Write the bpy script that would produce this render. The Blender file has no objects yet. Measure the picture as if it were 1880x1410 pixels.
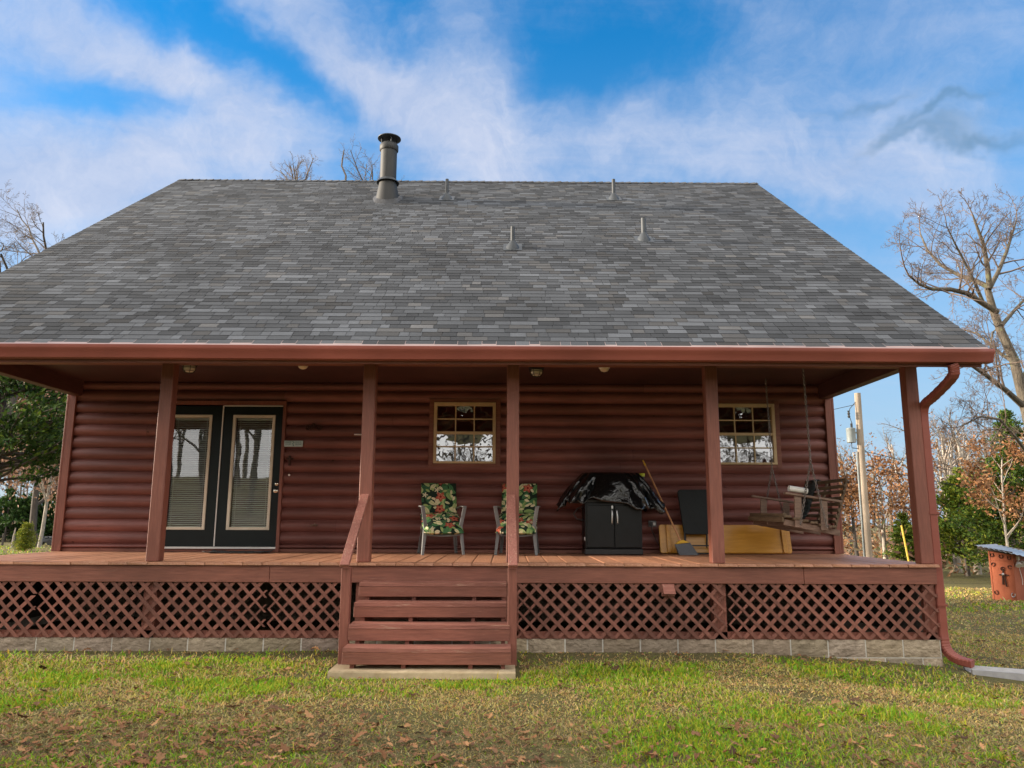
import bpy, math, random
import numpy as np
from mathutils import Vector, Matrix

R = math.radians
col = bpy.context.scene.collection
ZD = 1.0                    # height of the porch deck
XC = -0.8185                # middle of the house
FR, WL = 8.60, 11.13        # front of the porch, front log wall
YE, ZE, YR, ZR = 7.90, ZD + 2.30, 14.73, ZD + 7.325   # eave and ridge
XL, XR = XC - 5.94, XC + 5.94
SL = (ZR - ZE) / (YR - YE)

# ------------------------------------------------------------------ camera
CAMF, CP, CR, CW = 1396.4, .1753, .0038, .0063
def cam_axes():
    fw = Vector((math.sin(CW)*math.cos(CP), math.cos(CW)*math.cos(CP), math.sin(CP)))
    rt = Vector((math.cos(CW), -math.sin(CW), 0)); up = rt.cross(fw)
    return (math.cos(CR)*rt + math.sin(CR)*up, -math.sin(CR)*rt + math.cos(CR)*up, fw)
RT, UP, FW = cam_axes()
CZ = ZD + .4815
def ray(px, py): return FW + RT*((px-940)/CAMF) - UP*((py-705)/CAMF)
def at(px, py, Y):
    d = ray(px, py); q = d*(Y/d.y); return Vector((q.x, q.y, q.z+CZ))

# ------------------------------------------------------------------ mesh collector
class MB:
    def __init__(s): s.v = []; s.f = []; s.c = []
    def add(s, vs, fs, c=None):
        n = len(s.v); s.v += [tuple(p) for p in vs]
        for f in fs: s.f.append(tuple(i+n for i in f)); s.c.append(c)
        return s
    def box(s, x0, x1, y0, y1, z0, z1, c=None):
        return s.add([(x0,y0,z0),(x1,y0,z0),(x1,y1,z0),(x0,y1,z0),(x0,y0,z1),(x1,y0,z1),(x1,y1,z1),(x0,y1,z1)],
              [(0,3,2,1),(4,5,6,7),(0,1,5,4),(1,2,6,5),(2,3,7,6),(3,0,4,7)], c)
    def hexa(s, p, c=None):      # 8 points, bottom ring then top ring, counter-clockwise
        return s.add(p, [(0,3,2,1),(4,5,6,7),(0,1,5,4),(1,2,6,5),(2,3,7,6),(3,0,4,7)], c)
    def bar(s, p0, p1, w, h, up=(0,0,1), c=None, w1=None, h1=None):
        p0 = Vector(p0); p1 = Vector(p1); d = (p1-p0).normalized(); up = Vector(up)
        sx = d.cross(up).normalized(); uz = sx.cross(d).normalized()
        w1 = w if w1 is None else w1; h1 = h if h1 is None else h1
        q = []
        for p, a, b in ((p0,w,h),(p1,w1,h1)):
            q += [p-sx*a/2-uz*b/2, p+sx*a/2-uz*b/2, p+sx*a/2+uz*b/2, p-sx*a/2+uz*b/2]
        return s.add(q, [(0,1,2,3),(7,6,5,4),(0,4,5,1),(1,5,6,2),(2,6,7,3),(3,7,4,0)], c)
    def tube(s, pts, r, n=8, caps=True, c=None):
        pts = [Vector(p) for p in pts]; m = len(pts)
        rs = r if isinstance(r, (list, tuple)) else [r]*m
        base = len(s.v); u = None
        for i, p in enumerate(pts):
            t = (pts[min(i+1,m-1)]-pts[max(i-1,0)])
            if t.length < 1e-9: t = Vector((0,0,1))
            t.normalize()
            if u is None:
                a = Vector((0,0,1)) if abs(t.z) < .9 else Vector((1,0,0))
                u = t.cross(a).normalized()
            else:
                u = (u - t*u.dot(t)); u.normalize()
            w = t.cross(u)
            for k in range(n):
                a = 2*math.pi*k/n
                q = p + (u*math.cos(a) + w*math.sin(a))*rs[i]
                s.v.append((q.x,q.y,q.z))
        for i in range(m-1):
            for k in range(n):
                k2 = (k+1) % n
                s.f.append((base+i*n+k, base+i*n+k2, base+(i+1)*n+k2, base+(i+1)*n+k)); s.c.append(c)
        if caps:
            s.f.append(tuple(base+k for k in reversed(range(n)))); s.c.append(c)
            s.f.append(tuple(base+(m-1)*n+k for k in range(n))); s.c.append(c)
        return s
    def lathe(s, prof, ctr, n=20, axis='z', c=None):
        base = len(s.v); ctr = Vector(ctr)
        for r, h in prof:
            for k in range(n):
                a = 2*math.pi*k/n; x, y = r*math.cos(a), r*math.sin(a)
                p = {'z': (x,y,h), 'y': (x,-h,y), 'x': (h,x,y)}[axis]
                s.v.append(tuple(ctr+Vector(p)))
        for i in range(len(prof)-1):
            for k in range(n):
                k2 = (k+1) % n
                s.f.append((base+i*n+k, base+i*n+k2, base+(i+1)*n+k2, base+(i+1)*n+k)); s.c.append(c)
        s.f.append(tuple(base+k for k in reversed(range(n)))); s.c.append(c)
        m = len(prof)-1
        s.f.append(tuple(base+m*n+k for k in range(n))); s.c.append(c)
        return s
    def grid(s, P, c=None):      # P[i][j] points
        n, m = len(P), len(P[0])
        return s.add([p for row in P for p in row], [(i*m+j, i*m+j+1, (i+1)*m+j+1, (i+1)*m+j) for i in range(n-1) for j in range(m-1)], c)
    def prism(s, poly, y0, y1, c=None):   # polygon in xz, extruded in y
        n = len(poly)
        vs = [(x,y0,z) for x,z in poly]+[(x,y1,z) for x,z in poly]
        return s.add(vs, [tuple(range(n)), tuple(reversed(range(n,2*n)))]+[(i, i+n, (i+1)%n+n, (i+1)%n) for i in range(n)], c)
    def merge(s, o):
        n = len(s.v); s.v += o.v; s.f += [tuple(i+n for i in f) for f in o.f]; s.c += o.c; return s
    def move(s, M): s.v = [tuple(M @ Vector(p)) for p in s.v]; return s

def wloc(o):
    L = Vector((0,0,0))
    while o is not None: L += o.location; o = o.parent
    return L

def np_mesh(name, V, F, C=None):
    """V (n,3) array, F (m,k) array of faces with k corners, C per-face colour"""
    me = bpy.data.meshes.new(name)
    n, (m, k) = len(V), F.shape
    me.vertices.add(n); me.vertices.foreach_set('co', np.ascontiguousarray(V, dtype=np.float32).ravel())
    me.loops.add(m*k); me.loops.foreach_set('vertex_index', F.astype(np.int32).ravel())
    me.polygons.add(m); me.polygons.foreach_set('loop_start', np.arange(0, m*k, k, dtype=np.int32))
    if C is not None:
        at_ = me.attributes.new('tint', 'FLOAT_COLOR', 'FACE')
        at_.data.foreach_set('color', np.concatenate([C, np.ones((m,1))], 1).astype(np.float32).ravel())
    me.update(calc_edges=True); me.validate()
    return me

def build(mb, name, mat, parent=None, smooth=False, bevel=0, local=False, ang=40):
    L = Vector((0,0,0)) if (local or parent is None) else wloc(parent)
    me = bpy.data.meshes.new(name)
    me.from_pydata([(x-L.x, y-L.y, z-L.z) for x,y,z in mb.v], [], mb.f)
    if any(c is not None for c in mb.c):
        a = me.attributes.new('tint', 'FLOAT_COLOR', 'FACE')
        a.data.foreach_set('color', [q for c in mb.c for q in ((c[0],c[1],c[2],1.) if c is not None else (.5,.5,.5,1.))])
    me.materials.append(mat)
    if smooth:
        me.polygons.foreach_set('use_smooth', [True]*len(me.polygons))
        me.set_sharp_from_angle(angle=R(ang))
    me.update()
    o = bpy.data.objects.new(name, me); col.objects.link(o)
    if parent is not None: o.parent = parent
    if bevel:
        b = o.modifiers.new('bevel', 'BEVEL'); b.width = bevel; b.segments = 1; b.limit_method = 'ANGLE'; b.angle_limit = R(50)
    return o

def obj_np(name, V, F, mat, parent=None, C=None, smooth=False):
    me = np_mesh(name, V, F, C); me.materials.append(mat)
    me.polygons.foreach_set('use_smooth', [bool(smooth)]*len(me.polygons))
    o = bpy.data.objects.new(name, me); col.objects.link(o)
    if parent is not None: o.parent = parent
    return o

def tag(o, label=None, cat=None, group=None, kind=None):
    if label: o['label'] = label
    if cat: o['category'] = cat
    if group: o['group'] = group
    if kind: o['kind'] = kind
    return o
def thing(name, label, cat, loc=(0,0,0), rotz=0, group=None):
    o = bpy.data.objects.new(name, None); col.objects.link(o)
    o.location = loc; o.rotation_euler = (0,0,rotz); o.empty_display_size = .2
    return tag(o, label, cat, group)
def copy_tree(o, parent=None):
    c = o.copy(); col.objects.link(c)
    if parent is not None: c.parent = parent
    for ch in list(o.children): copy_tree(ch, c)
    return c

# ------------------------------------------------------------------ materials
def mat_new(name):
    m = bpy.data.materials.new(name); m.use_nodes = True
    nt = m.node_tree; nt.nodes.clear()
    out = nt.nodes.new('ShaderNodeOutputMaterial'); b = nt.nodes.new('ShaderNodeBsdfPrincipled')
    nt.links.new(b.outputs[0], out.inputs[0])
    return m, nt, b
def node(nt, typ, **kw):
    n = nt.nodes.new(typ)
    for k, v in kw.items():
        if k.startswith('i_'):
            n.inputs[k[2:].replace('_',' ')].default_value = v
        else: setattr(n, k, v)
    return n
def rgba(c): return (c[0],c[1],c[2],1)
def plain(name, c, rough=.6, metal=0, spec=.5):
    m, nt, b = mat_new(name)
    b.inputs['Base Color'].default_value = rgba(c); b.inputs['Roughness'].default_value = rough
    b.inputs['Metallic'].default_value = metal; b.inputs['Specular IOR Level'].default_value = spec
    return m
def noisy(name, c1, c2, scale=(1,1,1), nscale=5, detail=6, rough=.6, bump=.0, bscale=None, metal=0, spots=None, tint=False, spec=.4, dist=.01, wear=None):
    """two-tone noise with optional bump, knots (spots = colour, scale, threshold) and face tint"""
    m, nt, b = mat_new(name); L = nt.links
    tc = node(nt, 'ShaderNodeTexCoord'); mp = node(nt, 'ShaderNodeMapping'); mp.inputs['Scale'].default_value = scale
    geo = node(nt, 'ShaderNodeNewGeometry')
    L.new(geo.outputs['Position'], mp.inputs['Vector'])
    n1 = node(nt, 'ShaderNodeTexNoise'); n1.inputs['Scale'].default_value = nscale; n1.inputs['Detail'].default_value = detail
    n1.inputs['Roughness'].default_value = .65
    L.new(mp.outputs[0], n1.inputs['Vector'])
    cr = node(nt, 'ShaderNodeValToRGB'); cr.color_ramp.elements[0].position = .3; cr.color_ramp.elements[1].position = .72
    cr.color_ramp.elements[0].color = rgba(c1); cr.color_ramp.elements[1].color = rgba(c2)
    L.new(n1.outputs['Fac'], cr.inputs[0]); cur = cr.outputs[0]
    n3 = node(nt, 'ShaderNodeTexNoise'); n3.inputs['Scale'].default_value = .9; n3.inputs['Detail'].default_value = 3
    L.new(geo.outputs['Position'], n3.inputs['Vector'])
    mr = node(nt, 'ShaderNodeMapRange'); mr.inputs['From Min'].default_value = .3; mr.inputs['From Max'].default_value = .7
    mr.inputs['To Min'].default_value = .74; mr.inputs['To Max'].default_value = 1.2
    L.new(n3.outputs['Fac'], mr.inputs[0])
    vm = node(nt, 'ShaderNodeVectorMath', operation='SCALE'); L.new(cur, vm.inputs[0]); L.new(mr.outputs[0], vm.inputs['Scale']); cur = vm.outputs[0]
    if tint:
        a = node(nt, 'ShaderNodeAttribute', attribute_name='tint')
        mm = node(nt, 'ShaderNodeMix', data_type='RGBA', blend_type='MULTIPLY'); mm.inputs[0].default_value = 1
        L.new(cur, mm.inputs[6]); L.new(a.outputs['Color'], mm.inputs[7]); cur = mm.outputs[2]
    if spots:
        sc, ss, th = spots
        v = node(nt, 'ShaderNodeTexVoronoi'); v.inputs['Scale'].default_value = ss; L.new(geo.outputs['Position'], v.inputs['Vector'])
        r = node(nt, 'ShaderNodeMapRange'); r.inputs['From Min'].default_value = th*.6; r.inputs['From Max'].default_value = th
        r.inputs['To Min'].default_value = .75; r.inputs['To Max'].default_value = 0
        L.new(v.outputs['Distance'], r.inputs[0])
        mm = node(nt, 'ShaderNodeMix', data_type='RGBA'); L.new(r.outputs[0], mm.inputs[0]); L.new(cur, mm.inputs[6]); mm.inputs[7].default_value = rgba(sc); cur = mm.outputs[2]
    if wear:
        wc, wth, wk = wear
        nw = node(nt, 'ShaderNodeTexNoise'); nw.inputs['Scale'].default_value = 2.6; nw.inputs['Detail'].default_value = 9; nw.inputs['Roughness'].default_value = .72
        L.new(mp.outputs[0], nw.inputs['Vector'])
        r = node(nt, 'ShaderNodeMapRange'); r.inputs['From Min'].default_value = wth; r.inputs['From Max'].default_value = wth+.07; r.inputs['To Max'].default_value = wk
        L.new(nw.outputs['Fac'], r.inputs[0])
        mm = node(nt, 'ShaderNodeMix', data_type='RGBA'); L.new(r.outputs[0], mm.inputs[0]); L.new(cur, mm.inputs[6]); mm.inputs[7].default_value = rgba(wc); cur = mm.outputs[2]
    L.new(cur, b.inputs['Base Color'])
    b.inputs['Roughness'].default_value = rough; b.inputs['Metallic'].default_value = metal; b.inputs['Specular IOR Level'].default_value = spec
    if bump:
        n2 = node(nt, 'ShaderNodeTexNoise'); n2.inputs['Scale'].default_value = bscale or nscale*3; n2.inputs['Detail'].default_value = 5
        L.new(mp.outputs[0], n2.inputs['Vector'])
        bp = node(nt, 'ShaderNodeBump'); bp.inputs['Strength'].default_value = bump; bp.inputs['Distance'].default_value = dist
        L.new(n2.outputs['Fac'], bp.inputs['Height']); L.new(bp.outputs[0], b.inputs['Normal'])
    return m

M = {}
RED1, RED2 = (.155,.055,.037), (.262,.096,.064)
GX, GY, GZ = (1.2,16,16), (16,1.2,16), (16,16,1.2)      # grain along x, y, z
M['wood_x'] = noisy('red_paint_along', RED1, RED2, GX, 3, wear=((.30,.155,.11), .60, .5), rough=.55, bump=.25, bscale=8, spots=((.05,.016,.013), 2.3, .035))
M['lattice'] = noisy('lattice_paint', (.165,.062,.043), (.25,.096,.068), (3,3,3), 4, rough=.65, bump=.2, tint=True)
M['wood_y'] = noisy('red_paint_deep', RED1, RED2, GY, 3, rough=.55, bump=.25, bscale=8)
M['wood_z'] = noisy('red_paint_upright', (.172,.058,.040), (.268,.096,.066), GZ, 3, wear=((.32,.15,.105), .61, .45), rough=.5, bump=.25, bscale=8, spots=((.06,.02,.016), 3.1, .035))
M['rail'] = noisy('weathered_rail_paint', (.21,.075,.055), (.36,.145,.11), GY, 4, wear=((.42,.27,.19), .56, .6), rough=.6, bump=.5, bscale=9)
M['tread'] = noisy('worn_tread_paint', (.20,.073,.052), (.33,.13,.095), GX, 4, wear=((.44,.28,.2), .56, .65), rough=.6, bump=.4, bscale=9)
M['log'] = noisy('log_stain', (.155,.057,.048), (.232,.088,.074), (1.0,14,14), 2.2, wear=((.075,.03,.024), .59, .55), rough=.5, bump=.45, bscale=7, spots=((.035,.013,.011), 2.4, .055), tint=True)
M['deck'] = noisy('deck_paint', (.33,.145,.083), (.49,.24,.14), GY, 3, wear=((.56,.40,.27), .57, .5), rough=.5, bump=.3, bscale=8, tint=True)
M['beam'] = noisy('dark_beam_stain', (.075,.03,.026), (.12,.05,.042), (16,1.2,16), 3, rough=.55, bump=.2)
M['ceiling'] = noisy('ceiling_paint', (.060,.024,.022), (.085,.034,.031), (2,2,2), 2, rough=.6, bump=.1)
M['gutter'] = noisy('gutter_paint', (.235,.062,.042), (.28,.078,.055), (.6,4,4), 2, rough=.5, spec=.4)
M['drip'] = noisy('drip_edge_paint', (.25,.165,.15), (.36,.26,.235), (.8,4,4), 3, rough=.5)
M['shingle'] = noisy('shingle_granules', (.80,.80,.82), (1.2,1.2,1.18), (1,1,1), 70, detail=5, rough=.92, bump=.4, bscale=180, tint=True, spec=.25, dist=.004)
M['galv'] = noisy('galvanised_steel', (.022,.022,.022), (.043,.043,.041), (1,1,.4), 5, rough=.6, metal=.1, bump=.05)
M['vent'] = noisy('vent_boot_rubber', (.035,.04,.046), (.06,.067,.075), (1,1,1), 8, rough=.55)
M['tar'] = noisy('roof_tar', (.03,.03,.032), (.075,.075,.08), (1,1,1), 9, rough=.6, bump=.6)
M['steel_dark'] = plain('dark_sheet_steel', (.03,.035,.04), .5, .3)
M['block'] = noisy('split_face_block', (.20,.155,.11), (.36,.29,.215), (1,1,1.6), 9, rough=.9, bump=1.0, bscale=22, dist=.02, tint=True)
M['mortar'] = noisy('mortar', (.50,.47,.42), (.62,.59,.53), (1,1,1), 14, rough=.95, bump=.3)
M['concrete'] = noisy('concrete', (.34,.255,.15), (.52,.41,.26), (1,1,1), 7, rough=.9, bump=.4, bscale=60, dist=.004)
M['splash'] = noisy('grey_concrete', (.30,.29,.29), (.42,.41,.41), (1,1,1), 9, rough=.9, bump=.3)
M['door'] = noisy('dark_green_door_paint', (.004,.009,.010), (.007,.013,.015), (1,1,1), 4, rough=.4, spec=.25)
M['cream'] = noisy('cream_paint', (.58,.53,.42), (.68,.63,.52), (1,1,1), 5, rough=.5)
M['white'] = plain('white_paint', (.72,.71,.68), .45)
M['tan'] = noisy('tan_sash_paint', (.50,.36,.19), (.62,.46,.27), (2,2,2), 5, rough=.5)
M['blind'] = plain('blind_vinyl', (.82,.81,.77), .5)
M['brass'] = plain('nickel', (.62,.58,.50), .2, 1)
M['black'] = plain('black_enamel', (.012,.013,.015), .42)
M['cabinet'] = noisy('black_cabinet_paint', (.006,.008,.010), (.010,.013,.016), (1,1,1), 6, rough=.3, spec=.3)
M['handle'] = plain('brushed_steel', (.6,.6,.6), .3, 1)
M['plastic'] = noisy('grey_resin', (.15,.155,.16), (.21,.215,.22), (1,1,1), 6, rough=.5)
M['pine'] = noisy('varnished_pine', (.46,.21,.028), (.60,.30,.05), (1.5,14,14), 2.2, rough=.28, bump=.06, spots=((.10,.03,.008), 2.7, .045))
M['tabletop'] = noisy('black_moulded_top', (.005,.008,.009), (.009,.012,.013), (1,1,1), 20, rough=.5, bump=.15, spec=.25)
M['broomwood'] = noisy('broom_handle_wood', (.50,.22,.09), (.62,.31,.14), (3,3,3), 5, rough=.45)
M['yellow'] = plain('yellow_plastic', (.72,.42,.02), .45)
M['bristle'] = noisy('grey_bristle', (.09,.10,.115), (.17,.18,.20), (60,60,4), 6, rough=.8, bump=.6)
M['lime'] = plain('lime_plastic', (.55,.58,.03), .45)
M['swing'] = noisy('weathered_swing_wood', (.085,.055,.032), (.21,.145,.09), (10,1.2,10), 4, rough=.8, bump=.5, spots=((.03,.02,.012), 5, .03))
M['swing2'] = noisy('weathered_arm_wood', (.15,.095,.07), (.30,.20,.15), (2,10,10), 4, rough=.75, bump=.5)
M['chain'] = plain('chain_steel', (.20,.17,.15), .4, .7)
M['ribbed'] = noisy('ribbed_rubber', (.016,.024,.026), (.04,.052,.055), (1,1,1), 8, rough=.5)
M['paper'] = plain('white_plastic_pipe', (.72,.70,.66), .5)
M['sign'] = noisy('pale_blue_sign', (.42,.56,.58), (.58,.68,.67), (4,4,4), 6, rough=.6)
M['teal'] = plain('teal_lettering', (.02,.13,.14), .6)
M['iron'] = noisy('rusty_iron', (.035,.016,.012), (.075,.032,.022), (1,1,1), 20, rough=.7, metal=.3)
M['silver'] = plain('bare_steel', (.55,.54,.52), .35, .8)
M['globe'] = plain('frosted_glass', (.62,.58,.46), .18)
M['dome'] = plain('dome_lamp_plastic', (.72,.62,.46), .4)
M['mat'] = noisy('rubber_mat', (.02,.021,.023), (.07,.07,.07), (6,6,6), 6, rough=.7)
M['pole'] = noisy('utility_pole_wood', (.27,.215,.16), (.41,.335,.26), (10,10,.6), 3, rough=.85, bump=.4)
M['grey_metal'] = noisy('grey_transformer_paint', (.22,.25,.25), (.30,.33,.33), (1,1,1), 4, rough=.4)
M['wire'] = plain('black_wire', (.03,.03,.03), .6)
M['guard'] = plain('yellow_guard', (.75,.50,.05), .5)
M['shed'] = noisy('orange_red_shed_paint', (.34,.085,.035), (.44,.125,.055), (3,3,1), 4, rough=.7, bump=.2)
M['tin'] = noisy('tin_roofing', (.50,.51,.52), (.66,.67,.68), (1,1,1), 5, rough=.35, metal=.6)
M['bark'] = noisy('oak_bark', (.055,.046,.036), (.19,.158,.115), (9,9,1.6), 3, rough=.9, bump=1.0, dist=.03, spots=((.16,.165,.085), 3, .25))
M['bark_dark'] = noisy('dark_bark', (.06,.05,.042), (.13,.11,.095), (5,5,1.2), 3, rough=.9, bump=.6)
M['bark_pale'] = noisy('pale_bark', (.26,.22,.18), (.48,.43,.37), (5,5,1.2), 3, rough=.9, bump=.5)
M['twig'] = noisy('twig_bark', (.095,.073,.058), (.185,.145,.115), (1,1,1), 3, rough=.9)
M['twig_red'] = noisy('reddish_twig_bark', (.10,.071,.056), (.19,.14,.112), (1,1,1), 3, rough=.9)

def leaf_mat(name, rough=.7, trans=.25):
    m, nt, b = mat_new(name); L = nt.links
    a = node(nt, 'ShaderNodeAttribute', attribute_name='tint')
    L.new(a.outputs['Color'], b.inputs['Base Color']); b.inputs['Roughness'].default_value = rough; b.inputs['Specular IOR Level'].default_value = .2
    t = node(nt, 'ShaderNodeBsdfTranslucent'); L.new(a.outputs['Color'], t.inputs['Color'])
    mx = node(nt, 'ShaderNodeMixShader'); mx.inputs[0].default_value = trans
    L.new(b.outputs[0], mx.inputs[1]); L.new(t.outputs[0], mx.inputs[2])
    L.new(mx.outputs[0], [n for n in nt.nodes if n.type == 'OUTPUT_MATERIAL'][0].inputs[0])
    return m
M['leaf'] = leaf_mat('foliage'); M['grass'] = leaf_mat('grass_blade', .6, .3); M['litter'] = leaf_mat('dry_leaf', .75, .12)

def glass_mat(name, bump=.0, bscale=2.0, k=0.72, dist=.02, refl=.13):
    """window glass: see-through with a mirror coat, slightly wavy"""
    m, nt, b = mat_new(name); L = nt.links
    nt.nodes.remove(b)
    tr = node(nt, 'ShaderNodeBsdfTransparent'); tr.inputs['Color'].default_value = (k,k*1.02,k*1.01,1)
    gl = node(nt, 'ShaderNodeBsdfGlossy'); gl.inputs['Roughness'].default_value = .012; gl.inputs['Color'].default_value = (.95,.97,1,1)
    fr = node(nt, 'ShaderNodeFresnel'); fr.inputs['IOR'].default_value = 1.5
    mr = node(nt, 'ShaderNodeMapRange'); mr.inputs['From Min'].default_value = .03; mr.inputs['From Max'].default_value = 1
    mr.inputs['To Min'].default_value = refl; mr.inputs['To Max'].default_value = 1   # double glazing: four reflecting faces
    L.new(fr.outputs[0], mr.inputs[0])
    mx = node(nt, 'ShaderNodeMixShader'); L.new(mr.outputs[0], mx.inputs[0]); L.new(tr.outputs[0], mx.inputs[1]); L.new(gl.outputs[0], mx.inputs[2])
    if bump:
        geo = node(nt, 'ShaderNodeNewGeometry')
        n2 = node(nt, 'ShaderNodeTexNoise'); n2.inputs['Scale'].default_value = bscale; n2.inputs['Detail'].default_value = 1.5
        L.new(geo.outputs['Position'], n2.inputs['Vector'])
        bp = node(nt, 'ShaderNodeBump'); bp.inputs['Strength'].default_value = bump; bp.inputs['Distance'].default_value = dist
        L.new(n2.outputs['Fac'], bp.inputs['Height']); L.new(bp.outputs[0], gl.inputs['Normal'])
    L.new(mx.outputs[0], [n for n in nt.nodes if n.type == 'OUTPUT_MATERIAL'][0].inputs[0])
    return m
M['glass'] = glass_mat('door_glass', .02, 3.0, .93, refl=.12)
M['glass_wavy'] = glass_mat('window_glass', .16, 6.0, .6, refl=.26)

def crinkle_mat():
    m, nt, b = mat_new('black_plastic_sheet'); L = nt.links
    b.inputs['Base Color'].default_value = (.006,.007,.008,1); b.inputs['Roughness'].default_value = .17; b.inputs['Specular IOR Level'].default_value = .75
    tc = node(nt, 'ShaderNodeTexCoord'); n = node(nt, 'ShaderNodeTexNoise'); n.inputs['Scale'].default_value = 5.5; n.inputs['Detail'].default_value = 3; n.inputs['Distortion'].default_value = 1.8
    L.new(tc.outputs['Object'], n.inputs['Vector'])
    bp = node(nt, 'ShaderNodeBump'); bp.inputs['Strength'].default_value = .42; bp.inputs['Distance'].default_value = .04
    L.new(n.outputs['Fac'], bp.inputs['Height']); L.new(bp.outputs[0], b.inputs['Normal'])
    return m
M['sheet'] = crinkle_mat()

def floral_mat():
    """dark cloth printed with leaves in greens and creams and red flowers"""
    m, nt, b = mat_new('floral_print'); L = nt.links
    b.inputs['Roughness'].default_value = .85; b.inputs['Specular IOR Level'].default_value = .15
    uv = node(nt, 'ShaderNodeUVMap', uv_map='uv')
    cur = None
    base = node(nt, 'ShaderNodeRGB'); base.outputs[0].default_value = (.016,.032,.022,1); cur = base.outputs[0]
    def cells(scale, seed, rnd=1.0):
        mp = node(nt, 'ShaderNodeMapping'); mp.inputs['Scale'].default_value = (scale,scale,1); mp.inputs['Location'].default_value = (seed, seed*1.7, 0)
        L.new(uv.outputs[0], mp.inputs['Vector'])
        v = node(nt, 'ShaderNodeTexVoronoi', voronoi_dimensions='2D'); v.inputs['Scale'].default_value = 1; v.inputs['Randomness'].default_value = rnd
        L.new(mp.outputs[0], v.inputs['Vector'])
        d = node(nt, 'ShaderNodeVectorMath', operation='SUBTRACT'); L.new(mp.outputs[0], d.inputs[0]); L.new(v.outputs['Position'], d.inputs[1])
        sp = node(nt, 'ShaderNodeSeparateXYZ'); L.new(d.outputs[0], sp.inputs[0])
        cs = node(nt, 'ShaderNodeSeparateColor'); L.new(v.outputs['Color'], cs.inputs[0])
        return sp.outputs[0], sp.outputs[1], cs.outputs[0], cs.outputs[1], cs.outputs[2]
    def mth(op, a, b_=None, c=None):
        n = node(nt, 'ShaderNodeMath', operation=op)
        for i, x in enumerate((a,b_,c)):
            if x is None: continue
            if isinstance(x, (int,float)): n.inputs[i].default_value = x
            else: L.new(x, n.inputs[i])
        return n.outputs[0]
    def mixc(f, c):
        nonlocal cur
        mm = node(nt, 'ShaderNodeMix', data_type='RGBA'); L.new(f, mm.inputs[0]); L.new(cur, mm.inputs[6])
        if isinstance(c, tuple): mm.inputs[7].default_value = rgba(c)
        else: L.new(c, mm.inputs[7])
        cur = mm.outputs[2]
    def leaves(scale, seed, cols, size, keep):
        x, y, r, g, bl = cells(scale, seed)
        a = mth('MULTIPLY', r, 6.28); ca, sa = mth('COSINE', a), mth('SINE', a)
        u = mth('ADD', mth('MULTIPLY', x, ca), mth('MULTIPLY', y, sa)); w = mth('SUBTRACT', mth('MULTIPLY', y, ca), mth('MULTIPLY', x, sa))
        uu = mth('DIVIDE', u, size); prof = mth('MULTIPLY', mth('SUBTRACT', 1, mth('MULTIPLY', uu, uu)), size*.42)
        aw = mth('ABSOLUTE', w)
        inside = mth('MULTIPLY', mth('LESS_THAN', aw, prof), mth('LESS_THAN', bl, keep))
        cr = node(nt, 'ShaderNodeValToRGB'); cr.color_ramp.interpolation = 'CONSTANT'
        el = cr.color_ramp.elements
        el[0].color = rgba(cols[0]); el[0].position = 0; el[1].color = rgba(cols[1]); el[1].position = 1/len(cols)
        for i, c in enumerate(cols[2:]): e = el.new((i+2)/len(cols)); e.color = rgba(c)
        L.new(g, cr.inputs[0])
        rim = mth('MULTIPLY', inside, mth('SUBTRACT', 1.0, mth('MULTIPLY', mth('LESS_THAN', aw, size*.03), .6)))
        mixc(rim, cr.outputs[0])
    leaves(7, 3.1, [(.06,.16,.06),(.11,.25,.09),(.04,.12,.06),(.26,.38,.13)], .66, 1.0)
    leaves(8.5, 11.7, [(.16,.30,.10),(.42,.48,.20),(.07,.19,.08),(.62,.58,.32)], .60, .85)
    leaves(13, 5.3, [(.66,.60,.34),(.36,.44,.16),(.78,.68,.44)], .52, .5)
    # flowers
    x, y, r, g, bl = cells(4.6, 21.4, .85)
    rad = mth('SQRT', mth('ADD', mth('MULTIPLY', x, x), mth('MULTIPLY', y, y)))
    th = mth('ARCTAN2', y, x); pet = mth('MULTIPLY_ADD', mth('COSINE', mth('MULTIPLY_ADD', th, 5, mth('MULTIPLY', r, 6))), .07, .27)
    keep = mth('LESS_THAN', bl, .5)
    mixc(mth('MULTIPLY', mth('LESS_THAN', rad, pet), keep), (.42,.085,.055))
    mixc(mth('MULTIPLY', mth('LESS_THAN', rad, mth('MULTIPLY', pet, .62)), keep), (.55,.17,.10))
    mixc(mth('MULTIPLY', mth('LESS_THAN', rad, .08), keep), (.25,.02,.02))
    x, y, r, g, bl = cells(9, 41.9)
    rad = mth('SQRT', mth('ADD', mth('MULTIPLY', x, x), mth('MULTIPLY', y, y)))
    th = mth('ARCTAN2', y, x); pet = mth('MULTIPLY_ADD', mth('COSINE', mth('MULTIPLY', th, 5)), .14, .24)
    mixc(mth('MULTIPLY', mth('LESS_THAN', rad, pet), mth('LESS_THAN', bl, .2)), (.68,.60,.40))
    L.new(cur, b.inputs['Base Color'])
    return m
M['floral'] = floral_mat()

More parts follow.
